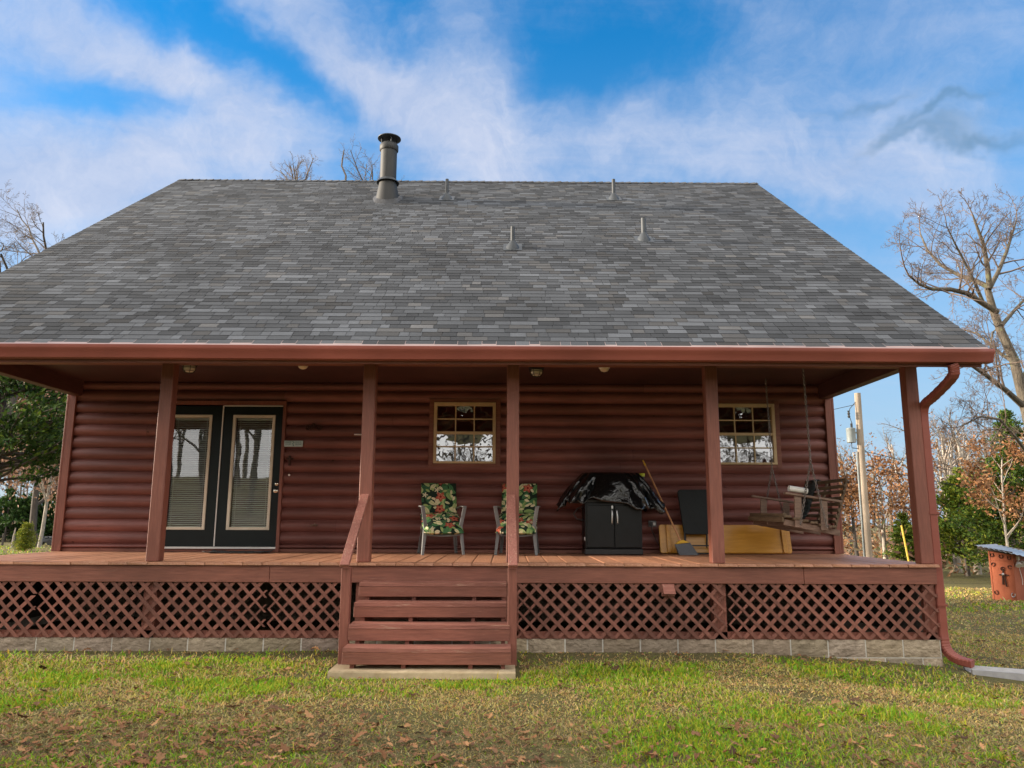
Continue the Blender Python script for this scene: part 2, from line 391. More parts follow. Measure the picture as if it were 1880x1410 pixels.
# ------------------------------------------------------------------ noise for scattering
def vnoise(x, y, seed=0):
    x = np.asarray(x, float); y = np.asarray(y, float)
    xi = np.floor(x).astype(np.int64); yi = np.floor(y).astype(np.int64); fx = x-xi; fy = y-yi
    def h(a, b):
        n = (a*374761393 + b*668265263 + seed*974711) & 0x7fffffff
        n = ((n ^ (n >> 13))*1274126177) & 0x7fffffff
        return ((n ^ (n >> 16)) & 0xffff)/65535.
    sx = fx*fx*(3-2*fx); sy = fy*fy*(3-2*fy)
    return (h(xi,yi)*(1-sx)+h(xi+1,yi)*sx)*(1-sy)+(h(xi,yi+1)*(1-sx)+h(xi+1,yi+1)*sx)*sy
def fbm(x, y, seed=0, o=4):
    s = 0; a = .5; f = 1.
    for k in range(o): s = s + a*vnoise(np.asarray(x)*f, np.asarray(y)*f, seed+k*17); a *= .5; f *= 2.03
    return s/(1-.5**o)
def sst(a, b, x):
    t = np.clip((np.asarray(x, float)-a)/(b-a), 0, 1); return t*t*(3-2*t)
def gz(x, y):
    """ground height"""
    x = np.asarray(x, float); y = np.asarray(y, float)
    return .055 - .62*sst(2.2, 10.5, x) + .03*(fbm(x*.5, y*.5, 5)-.5)*1.2 + .018*(fbm(x*2.1, y*2.1, 9)-.5) - .058*sst(8.35,7.3,y) - .02*sst(6.5,5,y) + 5.0*sst(-8,-46,y)
def gzf(x, y): return float(gz(x, y))

# ================================================================== SETTING: ground
def make_ground():
    xs = np.concatenate([np.linspace(-260,-40,12)[:-1], np.linspace(-40,-9,22)[:-1], np.arange(-9,16,.12), np.linspace(16,45,22), np.linspace(45,260,12)[1:]])
    ys = np.concatenate([np.linspace(-200,-20,8)[:-1], np.linspace(-20,3,16)[:-1], np.arange(3,13,.12), np.linspace(13,45,40), np.linspace(45,300,14)[1:]])
    X, Y = np.meshgrid(xs, ys); Z = gz(X, Y)
    V = np.stack([X, Y, Z], -1).reshape(-1, 3); n, m = len(ys), len(xs)
    i, j = np.meshgrid(np.arange(n-1), np.arange(m-1), indexing='ij')
    F = np.stack([i*m+j, i*m+j+1, (i+1)*m+j+1, (i+1)*m+j], -1).reshape(-1, 4)
    m_, nt, b = mat_new('lawn_soil'); L = nt.links
    geo = node(nt, 'ShaderNodeNewGeometry')
    def nz(s, d=5):
        n_ = node(nt, 'ShaderNodeTexNoise'); n_.inputs['Scale'].default_value = s; n_.inputs['Detail'].default_value = d; n_.inputs['Roughness'].default_value = .7
        L.new(geo.outputs['Position'], n_.inputs['Vector']); return n_
    n1, n2, n3 = nz(.55), nz(14), nz(60)
    cr = node(nt, 'ShaderNodeValToRGB'); e = cr.color_ramp.elements
    e[0].position = .25; e[0].color = (.075,.055,.032,1); e[1].position = .75; e[1].color = (.20,.165,.085,1)
    k = e.new(.5); k.color = (.11,.095,.045,1)
    L.new(n2.outputs['Fac'], cr.inputs[0])
    cr2 = node(nt, 'ShaderNodeValToRGB'); e = cr2.color_ramp.elements
    e[0].position = .3; e[0].color = (.055,.085,.018,1); e[1].position = .7; e[1].color = (.25,.19,.085,1)
    L.new(n3.outputs['Fac'], cr2.inputs[0])
    r = node(nt, 'ShaderNodeMapRange'); r.inputs['From Min'].default_value = .4; r.inputs['From Max'].default_value = .62; r.inputs['To Max'].default_value = .75
    L.new(n1.outputs['Fac'], r.inputs[0])
    mm = node(nt, 'ShaderNodeMix', data_type='RGBA'); L.new(r.outputs[0], mm.inputs[0]); L.new(cr.outputs[0], mm.inputs[6]); L.new(cr2.outputs[0], mm.inputs[7])
    L.new(mm.outputs[2], b.inputs['Base Color']); b.inputs['Roughness'].default_value = .95; b.inputs['Specular IOR Level'].default_value = .1
    bp = node(nt, 'ShaderNodeBump'); bp.inputs['Strength'].default_value = .8; bp.inputs['Distance'].default_value = .03
    L.new(n3.outputs['Fac'], bp.inputs['Height']); L.new(bp.outputs[0], b.inputs['Normal'])
    o = obj_np('ground', V, F, m_, smooth=True); tag(o, kind='structure')
make_ground()

# lawn colour: 0 bare, tan straw, green
def lawn(x, y):
    g1 = fbm(x*.75+3, y*1.1, 31); g2 = fbm(x*2.3, y*2.9, 47); 
    green = sst(.445, .63, .6*g1+.4*g2)
    def ell(cx, cy, rx, ry): return np.exp(-(((x-cx)/rx)**2+((y-cy)/ry)**2))
    green = green + .75*ell(1.75,5.3,1.25,.55) + .55*ell(-3.6,8.0,2.2,.7) + .45*ell(-1.2,7.1,1.0,.35) + .3*ell(.9,8.1,1.3,.35) - .55*ell(1.6,6.9,2.0,.5) - .7*ell(-1.9,5.6,2.4,.7) - .5*ell(5.5,7.5,1.6,1.2)
    green = green - .62*sst(4.9,6,x)*sst(8.0,9,y)*(1-ell(12.2,18.6,4,.9))  # green cut to brown right of the house, its shadow put into the colour
    green = np.clip(green, 0, 1.1)
    bare = sst(7.8, 8.4, y)*.97*np.where((x > -6.5) & (x < 4.9), 1, 0)
    bare = np.maximum(bare, ell(-2.1,8.35,.8,.3)*1.2); bare = np.maximum(bare, ell(.55,8.3,.7,.35)*1.3); bare = np.maximum(bare, .8*ell(4.3,8.0,1.3,.4))
    bare = np.maximum(bare, sst(.62,.75,fbm(x*1.3+9,y*1.6,71))*.7)
    return green, np.clip(bare,0,1)

rng = np.random.default_rng(7)
def make_grass():
    zones = [(-4.6,5.2,4.6,6.2,5200),(-5.4,6.2,6.2,8.62,4300),(4.9,11,7.4,14,900),(6,17,14,24,260),(-30,-8,14,40,30)]
    VV=[]; FF=[]; CC=[]; off=0
    for x0,x1,y0,y1,dens in zones:
        n = int((x1-x0)*(y1-y0)*dens)
        x = rng.uniform(x0,x1,n); y = rng.uniform(y0,y1,n)
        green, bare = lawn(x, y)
        keep = rng.random(n) > bare*.93
        keep &= ~((x>-1.70)&(x<.14)&(y>7.44)&(y<8.7))
        keep &= ~((x>4.83)&(x<5.9)&(y>8.0)&(y<8.75))
        x,y,green,bare = x[keep],y[keep],green[keep],bare[keep]; n=len(x)
        far = np.clip((np.hypot(x,y)-5)/10,0,2.2)
        clump = fbm(x*3.7,y*3.7,77)
        h = rng.uniform(.015,.042,n)*(.55+.9*clump)*(1+.5*far)*(.75+.5*np.clip(green,0,1))*np.where(rng.random(n)<.06,1.9,1.0)
        w = rng.uniform(.0028,.0055,n)*(1+1.2*far)
        a = rng.uniform(0,2*np.pi,n); lean = rng.normal(0,.85,(n,2))*(.6+.6*(1-np.clip(green,0,1)))[:,None]
        z = gz(x,y)-.004
        dx,dy = np.cos(a)*w, np.sin(a)*w
        mx_,my_ = x+lean[:,0]*h*.35, y+lean[:,1]*h*.35
        tx,ty = x+lean[:,0]*h, y+lean[:,1]*h
        tz = z+h*np.clip(1-.25*np.abs(lean).sum(1),.25,1)
        P = np.stack([np.stack([x-dx,y-dy,z],1),np.stack([x+dx,y+dy,z],1),np.stack([mx_+dx*.8,my_+dy*.8,z+(tz-z)*.6],1),np.stack([tx,ty,tz],1),np.stack([mx_-dx*.8,my_-dy*.8,z+(tz-z)*.6],1)],1)
        VV.append(P.reshape(-1,3))
        k = np.arange(n)*5+off
        F1 = np.stack([k,k+1,k+2,k+4],1); F2 = np.stack([k+4,k+2,k+3,k+3],1)
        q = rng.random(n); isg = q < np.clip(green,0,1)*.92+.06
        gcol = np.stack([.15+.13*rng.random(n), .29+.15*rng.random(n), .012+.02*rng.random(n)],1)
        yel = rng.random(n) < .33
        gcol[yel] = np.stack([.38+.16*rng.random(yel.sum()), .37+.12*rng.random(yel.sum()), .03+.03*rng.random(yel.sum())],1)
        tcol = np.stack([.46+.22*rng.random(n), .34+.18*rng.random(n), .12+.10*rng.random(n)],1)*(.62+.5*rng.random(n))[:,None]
        dull = (sst(6.6,5.4,y)*.45)[:,None]      # foreground straw darkened, tree shade put into the blade colour
        tcol = tcol*(1-dull)+np.array([.17,.135,.085])*dull
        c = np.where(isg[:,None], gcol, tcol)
        FF += [F1, F2[:, :3]]; CC += [c, c]; off += n*5
    V = np.concatenate(VV)
    # quads and tris in one mesh: use triangles throughout
    T=[]; C=[]
    for i,F in enumerate(FF):
        if F.shape[1]==4: T += [F[:,[0,1,2]],F[:,[0,2,3]]]; C += [CC[i],CC[i]]
        else: T.append(F); C.append(CC[i])
    o = obj_np('grass', V, np.concatenate(T), M['grass'], C=np.concatenate(C))
    tag(o, 'patchy winter lawn of green and straw coloured blades in front of the porch', 'grass', kind='stuff')
make_grass()

def make_litter():
    """dry withered oak leaves lying on the lawn"""
    r = np.random.default_rng(23); V=[]; T=[]; C=[]; off=0
    prof = [(0,-.5,.02),(.10,-.36,0),(.20,-.30,.0),(.12,-.18,0),(.27,-.06,0),(.15,.06,0),(.26,.20,0),(.10,.28,0),(.10,.42,0),(0,.5,.0)]
    right = [(x,y) for x,y,_ in prof]; left = [(-x,y) for x,y,_ in reversed(prof[1:-1])]
    ring = np.array(right+left); nr=len(ring)
    n=0
    def put(x,y,s):
        nonlocal off
        a=r.uniform(0,6.28); curl=r.uniform(-1.2,1.5); fold=r.uniform(-.2,1.0); tx,ty=r.normal(0,.22,2)
        P=np.zeros((nr+1,3)); P[1:,0]=ring[:,0]*r.uniform(.8,1.25); P[1:,1]=ring[:,1]
        P[:,2]=curl*P[:,1]**2*.5+fold*np.abs(P[:,0])*.6+r.normal(0,.025,nr+1)
        P*=s; ca,sa=np.cos(a),np.sin(a)
        Q=np.stack([P[:,0]*ca-P[:,1]*sa,P[:,0]*sa+P[:,1]*ca,P[:,2]+P[:,0]*tx+P[:,1]*ty],1)
        Q[:,2]-=Q[:,2].min()
        Q+=np.array([x,y,gzf(x,y)+r.uniform(.008,.032)])
        V.append(Q); k=np.arange(nr); T.append(np.stack([np.zeros(nr,int),1+k,1+(k+1)%nr],1)+off); off+=nr+1
        t=r.random(); base=np.array([.30,.16,.085])*(1-t)+np.array([.17,.11,.075])*t
        if r.random()<.22: base=np.array([.40,.25,.14])
        if r.random()<.10: base=np.array([.09,.055,.04])
        C.append(np.tile(base*np.array([1.12,.95,.78])*r.uniform(.55,1.1),(nr,1)))
    tries=0
    while n<3000 and tries<60000:
        tries+=1
        x=r.uniform(-4.6,5.4); y=r.uniform(4.7,8.6)
        d=.10+.9*np.exp(-((x+2.6)/1.9)**2-((y-5.0)/1.1)**2)+.25*np.exp(-((y-5.1)/.8)**2)
        if fbm(np.array([x*1.2]),np.array([y*1.2]),3)[0]<.42: d*=.35
        if y>7.4 and -1.72<x<.16: continue
        if r.random()<d: put(x,y,r.uniform(.028,.066) if r.random()<.9 else r.uniform(.07,.115)); n+=1
    for _ in range(500):
        x=r.uniform(5,14); y=r.uniform(8.8,22); put(x,y,r.uniform(.05,.11))
    for _ in range(60): put(r.uniform(-1.6,.05), r.uniform(8.25,8.6), r.uniform(.05,.09))
    o=obj_np('fallen_leaves',np.concatenate(V),np.concatenate(T),M['litter'],C=np.concatenate(C))
    tag(o,'scattered curled brown oak leaves lying on the lawn','leaves',kind='stuff')
make_litter()

# ================================================================== THE CABIN
cabin = thing('log_cabin', 'red brown log cabin with grey shingle roof and full width front porch', 'house', (XC, 14.73, 0))
rnd = random.Random(3)
PX = [XC-5.4985, -3.912, -1.586, .067, 2.355, 4.68]     # porch posts
LZ0, LH = ZD+.11, .1712

def log_wall():
    mb = MB(); NS = 9
    def strip(x0, x1, z0, z1, k):
        prof = []
        for i in range(NS+1):
            t = i/NS; d = .058*max(0, 1-abs(2*t-1)**2.2)
            prof.append((WL-d+.012, z0+(z1-z0)*t))
        n = max(1, int((x1-x0)/.6)); rr = random.Random(k*7+int(x0*10))
        P = []
        for y, z in prof:
            P.append([(x0+(x1-x0)*j/n, y+.003*math.sin(3.1*(x0+(x1-x0)*j/n)+k*2.1), z) for j in range(n+1)])
        g = .82+.36*rr.random(); mb.grid(P, (g, g, g))
    X0, X1 = XC-5.56, XC+5.56
    holes = []
    for k in range(-1, 14):
        z0, z1 = LZ0+LH*k, LZ0+LH*(k+1)
        if k == -1: z0 = ZD+.045
        if k == 13: z1 = ZD+2.47
        cuts = []
        if k <= 11: cuts.append((-5.10, -3.235))
        if 7 <= k <= 11: cuts += [(-1.07, -.165), (3.05, 3.93)]
        cuts.sort(); x = X0
        segs = []
        for a, b in cuts: segs.append((x, a)); x = b
        segs.append((x, X1)); jx = random.Random(k*31+5).uniform(X0+.8, X1-.8)     # butt joint of each course
        for a, b in segs:
            if a+.1 < jx < b-.1: strip(a, jx-.002, z0, z1, k); strip(jx+.002, b, z0, z1, k)
            else: strip(a, b, z0, z1, k)
    for a, b, c, d in ((X0, -5.10, 0, 2.47), (-3.235, -1.07, 0, 2.47), (-.165, 3.05, 0, 2.47), (3.93, X1, 0, 2.47), (-5.1, -3.235, 2.17, 2.47), (-1.07, -.165, 0, 1.3), (-1.07, -.165, 2.17, 2.47), (3.05, 3.93, 0, 1.3), (3.05, 3.93, 2.17, 2.47)):
        mb.box(a, b, WL+.02, WL+.03, ZD+c, ZD+d, (.5,.5,.5))
    return mb
wall = build(log_wall(), 'wall', M['log'], cabin, smooth=True, ang=60); wall['label'] = 'front wall of dark red half round logs'
# skirt board at the foot of the wall
mb = MB(); mb.box(XC-5.56, -5.10, WL-.02, WL+.01, ZD+.002, ZD+.045); mb.box(-3.235, XC+5.56, WL-.02, WL+.01, ZD+.002, ZD+.045)
build(mb, 'skirt_board', M['wood_x'], cabin)
# side and rear walls, gables, floor: closed shell
def shell():
    mb = MB(); yb = 2*YR-YE-.35
    for sx in (-1, 1):
        x = XC+sx*5.58
        n = 15
        for k in range(-6, 15):
            z0, z1 = LZ0+LH*k, LZ0+LH*(k+1)
            if z0 < .0: z0 = 0
            P = []
            for i in range(6):
                t = i/5; d = .05*max(0, 1-abs(2*t-1)**2.4)
                P.append([(x+sx*(d-.02), WL+.02, z0+(z1-z0)*t), (x+sx*(d-.02), yb, z0+(z1-z0)*t)])
            mb.grid(P, (1,1,1))
        # gable over porch and house
        zt = lambda y: ZE+SL*(min(y, 2*YR-y)-YE)-.10
        k = 0; z0 = ZD+2.26
        while z0 < ZR-.15:
            z1 = z0+LH
            ya = YE+(z1+.10-ZE)/SL; ya = max(ya, FR+.03); yc = 2*YR-ya
            if yc > ya:
                P = []
                for i in range(6):
                    t = i/5; d = .05*max(0, 1-abs(2*t-1)**2.4)
                    P.append([(x+sx*(d-.02), ya, z0+LH*t), (x+sx*(d-.02), yc, z0+LH*t)])
                mb.grid(P, (1,1,1))
            z0 = z1
    mb.add([(XC-5.58,yb,0),(XC+5.58,yb,0),(XC+5.58,yb,ZD+2.9),(XC-5.58,yb,ZD+2.9)], [(0,1,2,3)], (1,1,1))
    return mb
build(shell(), 'side_wall', M['log'], cabin, smooth=True)
mb = MB(); mb.box(XC-5.5, XC+5.5, WL+.12, 2*YR-YE-.4, ZD-.06, ZD-.01)
build(mb, 'interior_floor', M['deck'], cabin)
mb = MB(); mb.box(XC-5.5, XC+5.5, WL+.12, 2*YR-YE-.4, ZD+2.48, ZD+2.52)
build(mb, 'interior_ceiling', M['ceiling'], cabin)
for sx in (-1, 1):      # corner boards
    mb = MB(); x = XC+sx*5.60
    mb.box(min(x, x-sx*.10), max(x, x-sx*.10), WL-.075, WL-.045, ZD+.004, ZD+2.42)
    mb.box(min(x+sx*.002, x+sx*.032), max(x+sx*.002, x+sx*.032), WL-.073, WL+.06, ZD+.004, ZD+2.42)
    build(mb, 'corner_board', M['wood_z'], cabin, bevel=.004)

# ---- porch structure
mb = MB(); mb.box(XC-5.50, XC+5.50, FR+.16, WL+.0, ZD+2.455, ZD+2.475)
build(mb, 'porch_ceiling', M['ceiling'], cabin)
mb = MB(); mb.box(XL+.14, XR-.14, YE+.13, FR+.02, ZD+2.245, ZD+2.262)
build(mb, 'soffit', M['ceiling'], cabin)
mb = MB(); mb.box(XC-5.60, XC+5.60, FR+.02, FR+.16, ZD+2.235, ZD+2.46)
build(mb, 'porch_beam', M['wood_x'], cabin, bevel=.006)
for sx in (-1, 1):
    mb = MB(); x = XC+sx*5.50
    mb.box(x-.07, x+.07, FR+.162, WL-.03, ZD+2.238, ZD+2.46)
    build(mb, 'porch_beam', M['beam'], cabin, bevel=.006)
for x in PX:
    mb = MB(); mb.box(x-.071, x+.071, FR+.025, FR+.167, ZD+.003, ZD+2.236)
    build(mb, 'porch_post', M['wood_z'], cabin, bevel=.007)
def deck_boards():
    mb = MB(); x = XC-5.62; r = random.Random(11)
    while x < XC+5.60:
        w = .206; x1 = min(x+w, XC+5.60); g = r.uniform(.88, 1.1); o = r.uniform(-.008, .008); dz = r.uniform(-.002, .002)
        y0 = FR-.035+o; n = 4
        # softly rounded, worn front end
        pts = [(x+.001, -.030), (x1-.001, -.030), (x1-.001, -.004), (x1-.010, 0.0+dz), (x+.010, 0.0+dz), (x+.001, -.004)]
        vs = [(a, y0+(.006 if i in (3,4) else 0)+.004*r.random(), ZD+b) for i,(a,b) in enumerate(pts)]+[(a, WL-.0, ZD+b) for a,b in pts]
        m = len(pts)
        mb.add(vs, [tuple(range(m)), tuple(reversed(range(m,2*m)))]+[(i, i+m, (i+1)%m+m, (i+1)%m) for i in range(m)], (g,g,g))
        x += w+.003
    return mb
deck = build(deck_boards(), 'porch_deck', M['deck'], cabin)
mb = MB(); cuts = [XC-5.60, -2.60, 3.30-.02, XC+5.57]
for a, b in zip(cuts[:-1], cuts[1:]): mb.box(a+.002, b-.002, FR, FR+.038, ZD-.215, ZD-.032)
build(mb, 'rim_board', M['wood_x'], deck, bevel=.004)
for sx in (-1,1):
    mb = MB(); x = XC+sx*5.585; mb.box(x-.018, x+.018, FR+.04, WL, ZD-.215, ZD-.034)
    build(mb, 'rim_board', M['wood_y'], deck, bevel=.004)
for j in range(9):                                       # joists under the deck
    x = XC-5.3+j*1.32; mb = MB(); mb.box(x-.02, x+.02, FR+.05, WL, ZD-.21, ZD-.034)
    build(mb, 'joist', M['wood_y'], deck)

def lattice_panel(a, b, z0, z1, P0, flip=False):
    """crossed slats clipped to a rectangle; a, b run along the panel; P0 maps (u, z, depth) to a point"""
    mb = MB(); pitch = .1535; hw = .0265; H = z1-z0; rl = random.Random(int(a*100))
    def clip(u0, sgn):
        # strip centre line u = u0 + sgn*(z-z0); clip to [a,b]x[z0,z1]
        t0, t1 = 0, H
        if sgn > 0: t0 = max(t0, a-u0); t1 = min(t1, b-u0)
        else: t0 = max(t0, u0-b); t1 = min(t1, u0-a)
        return t0, t1
    for sgn, dep in ((-1, 0.0), (1, .0075)):
        u = a-H-pitch if sgn > 0 else a
        u -= (u-a) % pitch
        end = b+H
        while u < end:
            t0, t1 = clip(u+rl.uniform(-.004,.004), sgn); g = rl.uniform(.72,1.18)
            if rl.random() < .05: t0 += rl.uniform(.005,.02)
            if rl.random() < .03: t1 -= rl.uniform(.01,.05)
            if t1-t0 > .02:
                ua, ub = u+sgn*t0, u+sgn*t1; za, zb = z0+t0, z0+t1
                q = []
                for d in (dep, dep+.007):
                    for (uu, zz, s) in ((ua, za, -1), (ua, za, 1), (ub, zb, 1), (ub, zb, -1)):
                        q.append(P0(min(max(uu+s*hw, a), b), zz, d))
                mb.add(q, [(0,1,2,3),(7,6,5,4),(0,4,5,1),(1,5,6,2),(2,6,7,3),(3,7,4,0)], (g,g,g))
            u += pitch
    return mb
LB, LT = ZD-.80, ZD-.216
front = lambda u, z, d: (u, FR+.012+d, z)
for a, b in ((XC-5.55, -5.12), (-5.11, -2.615), (-2.605, -1.70), (.10, 2.42), (2.43, XC+5.57)):
    build(lattice_panel(a, b, LB, LT, front), 'lattice_panel', M['lattice'], cabin)
for sx in (-1, 1):
    xx = XC+sx*5.585
    build(lattice_panel(FR+.04, WL, LB, LT, lambda u, z, d: (xx-sx*d, u, z)), 'lattice_panel', M['lattice'], cabin)
# under-porch supports seen through the lattice
mb = MB()
for x in PX: mb.box(x-.07, x+.07, FR+.06, FR+.2, .0, ZD-.22)
mb.box(XC-5.55, XC+5.55, FR+.06, FR+.10, LB-.02, LB+.07); 
build(mb, 'support_post', M['wood_z'], cabin)

def blocks():
    mb = MB(); mo = MB(); r = random.Random(5)
    def blk(x0, x1, z0, z1, y):
        nx, nz = 7, 4; P = []
        for i in range(nz+1):
            row = []
            for j in range(nx+1):
                e = (i in (0,nz)) or (j in (0,nx))
                row.append((x0+(x1-x0)*j/nx, y-(0 if e else r.uniform(.003,.016)), z0+(z1-z0)*i/nz))
            P.append(row)
        g = r.uniform(.75,1.2); g = (g, g*r.uniform(.96,1.03), g*r.uniform(.9,1.05)); mb.grid(P, g)
        mb.add([(x0,y,z0),(x1,y,z0),(x1,y,z1),(x0,y,z1),(x0,y+.1,z0),(x1,y+.1,z0),(x1,y+.1,z1),(x0,y+.1,z1)], [(3,2,6,7),(0,3,7,4),(2,1,5,6),(1,0,4,5)], g)
    y = FR+.03
    x = XC-5.55+.015
    L = .4095
    x = 3.919-L*25
    for k in range(40):
        a, b = x+k*L+.008, x+(k+1)*L-.008
        if b < XC-5.6 or a > XC+5.55: continue
        a = max(a, XC-5.57); b = min(b, XC+5.57)
        if b-a > .05:
            blk(a, b, ZD-.985, LB-.006, y)
        a, b = a+L/2, b+L/2
        if b-a > .05 and a < XC+5.5: blk(a, min(b, XC+5.57), ZD-1.19, ZD-.997, y)
    mo.box(XC-5.565, XC+5.562, y+.006, y+.11, ZD-1.2, LB-.008)
    for sx in (-1,1):
        x = XC+sx*5.50; mo.box(x-.06, x+.06, y+.12, WL, ZD-1.2, LB-.01)
    return mb, mo
bb, mo = blocks()
fnd = build(bb, 'foundation', M['block'], cabin); build(mo, 'mortar', M['mortar'], fnd)
# crawl-space back wall (dark block wall under the log wall)
mb = MB(); mb.box(XC-5.55, XC+5.55, WL+.0, WL+.15, -.2, ZD-.05, (.7,.7,.7)); build(mb, 'crawl_space_wall', M['block'], cabin)
for sx in (-1,1): build(MB().box(XC+sx*5.42-.02, XC+sx*5.42+.02, FR+.12, WL, LB-.02, ZD-.2), 'light_block_board', M['bark_dark'], cabin)  # dark boards added behind the side lattice to block light and view
# hooded vent on the lattice
mb = MB(); x0, x1 = 1.71, 1.835
mb.hexa([(x0-.004,FR-.11,ZD-.318),(x1+.004,FR-.11,ZD-.318),(x1,FR+.011,ZD-.335),(x0,FR+.011,ZD-.335),(x0-.004,FR-.112,ZD-.312),(x1+.004,FR-.112,ZD-.312),(x1,FR-.02,ZD-.222),(x0,FR-.02,ZD-.222)])
mb.box(x0-.008, x1+.008, FR-.018, FR+.010, ZD-.35, ZD-.219)
build(mb, 'vent_hood', M['tread'], cabin, bevel=.003)

# ---- steps
mb = MB(); mb.box(-1.55, .0, 8.582, 8.598, ZD-.60, ZD-.22)
steps = build(mb, 'porch_steps', M['wood_x'], cabin)
RISE = [(-.19, 8.31), (-.37, 8.07), (-.555, 7.83), (-.735, 7.58)]
for x in (-1.47, -.98, -.34, -.03):                     # stringers
    mb = MB()
    pts = [(8.58,-.22),(8.58,-.60),(7.72,-.93),(7.62,-.93),(7.62,-.775),(7.86,-.775),(7.86,-.595),(8.10,-.595),(8.10,-.41),(8.34,-.41),(8.34,-.23)]
    m = len(pts); vs = [(x-.02, y, ZD+z) for y,z in pts]+[(x+.02, y, ZD+z) for y,z in pts]
    mb.add(vs, [tuple(range(m)), tuple(reversed(range(m,2*m)))]+[(i,i+m,(i+1)%m+m,(i+1)%m) for i in range(m)])
    build(mb, 'stringer', M['wood_z'], steps)
rr = random.Random(8)
for i, (z, y) in enumerate(RISE):
    xa, xb = -1.555, .002
    if i == 2: xb = .034
    if i == 3: xb = .046
    y1 = y+.26
    mb = MB(); sag = .006
    n = 6
    for s0, s1 in ((0, .125), (.130, .255)):
        P0 = []
        for zz, off in ((z-.036, 0), (z, 1)):
            P0.append([(xa+(xb-xa)*j/n, y+s0-.012*(s0==0), ZD+zz-sag*math.sin(math.pi*j/n)*(1 if i==3 else .4)) for j in range(n+1)])
        P1 = []
        for zz in (z, z-.036):
            P1.append([(xa+(xb-xa)*j/n, y+s1, ZD+zz-sag*math.sin(math.pi*j/n)*(1 if i==3 else .4)) for j in range(n+1)])
        P = P0+P1+[P0[0]]
        mb.grid(P)
        mb.add([P0[0][0],P0[1][0],P1[0][0],P1[1][0]], [(0,1,2,3)]); mb.add([P0[0][-1],P0[1][-1],P1[0][-1],P1[1][-1]], [(3,2,1,0)])
    build(mb, 'tread', M['tread'], steps)
    h = .104 if i < 2 else .112
    mb = MB(); mb.box(xa-.003, xb+.003, y-.008, y+.03, ZD+z-.040-h, ZD+z-.038)
    build(mb, 'riser_board', M['wood_x'], steps, bevel=.004)
for x, s in ((-1.605, -1), (.060, 1)):
    mb = MB(); mb.box(x-.045, x+.045, 7.83, 7.92, .055, ZD-.01)
    build(mb, 'rail_post', M['wood_z'], steps, bevel=.004)
    mb = MB(); p0 = Vector((x+(.02 if s<0 else -.01), FR+.02, ZD+.735)); p1 = Vector((x+(-.005 if s<0 else .005), 7.76, ZD+.012))
    mb.bar(p0, p1, .092, .042, up=(0,-.6,1))
    build(mb, 'handrail', M['rail'], steps, bevel=.005)

# ---- roof
def shingles():
    """laminated shingles as real overlapping tabs, a tint of their own each"""
    V=[]; F=[]; C=[]; r = np.random.default_rng(4)
    nv=0; slope_len = math.hypot(YR-YE, ZR-ZE); ex=.116; rows=int(slope_len/ex)+1
    ud=np.array([0,(YR-YE)/slope_len,(ZR-ZE)/slope_len]); nd=np.array([0,-ud[2],ud[1]])
    base=np.array([0,YE,ZE])
    for k in range(rows):
        s0=k*ex-.01; s1=min(s0+ex+.05, slope_len)
        x=XL-.01+ (k%3)*-.1 - r.random()*.2
        wob=r.normal(0,.0025)
        while x<XR:
            w=r.choice([.11,.14,.17,.20,.24,.29])*r.uniform(.9,1.1); xa=max(x,XL-.012); xb=min(x+w,XR+.012); x+=w
            if xb-xa<.01: continue
            lam=r.random()<.5; th=.0068+(.0008 if lam else 0)+r.uniform(0,.0003)
            g=r.choice([.039,.051,.065,.081,.103],p=[.16,.2,.27,.22,.15])*r.uniform(.94,1.06)
            tone=np.array([.93,.99,1.09]) if r.random()<.85 else np.array([1.0,.99,1.0])
            sa=s0+wob+r.normal(0,.0007)
            def pt(xx,s,h): return np.array([xx,0,0])+base+ud*s+nd*h
            gap=.0028
            P=[pt(xa+gap,sa,-.002),pt(xb-gap,sa,-.002),pt(xb-gap,s1,.0),pt(xa+gap,s1,.0),pt(xa+gap,sa,th),pt(xb-gap,sa,th),pt(xb-gap,s1,.0015),pt(xa+gap,s1,.0015)]
            V+=P; F+=[(nv+4,nv+5,nv+6,nv+7),(nv,nv+1,nv+5,nv+4),(nv+1,nv+2,nv+6,nv+5),(nv+3,nv,nv+4,nv+7)]
            c=np.clip(g*tone,0,1); C+=[c,c*.35,c*.6,c*.6]; nv+=8
    return np.array(V), np.array(F), np.array(C)
sV, sF, sC = shingles()
sV = sV - np.array(wloc(cabin))
roof = obj_np('roof', sV, sF, M['shingle'], cabin, C=sC); roof['label'] = 'steep roof of mixed grey asphalt shingles'
mb = MB()      # deck boards under the shingles and the rear slope
for a, b, za, zb in ((YE, YR, ZE, ZR), (2*YR-YE, YR, ZE, ZR)):
    mb.add([(XL+.005,a,za-.006),(XR-.005,a,za-.006),(XR-.005,b,zb-.006),(XL+.005,b,zb-.006),(XL+.005,a,za-.04),(XR-.005,a,za-.04),(XR-.005,b,zb-.04),(XL+.005,b,zb-.04)],
           [(0,1,2,3),(7,6,5,4),(0,4,5,1),(1,5,6,2),(2,6,7,3),(3,7,4,0)], (.08,.08,.085))
build(mb, 'roof_deck', M['shingle'], roof)
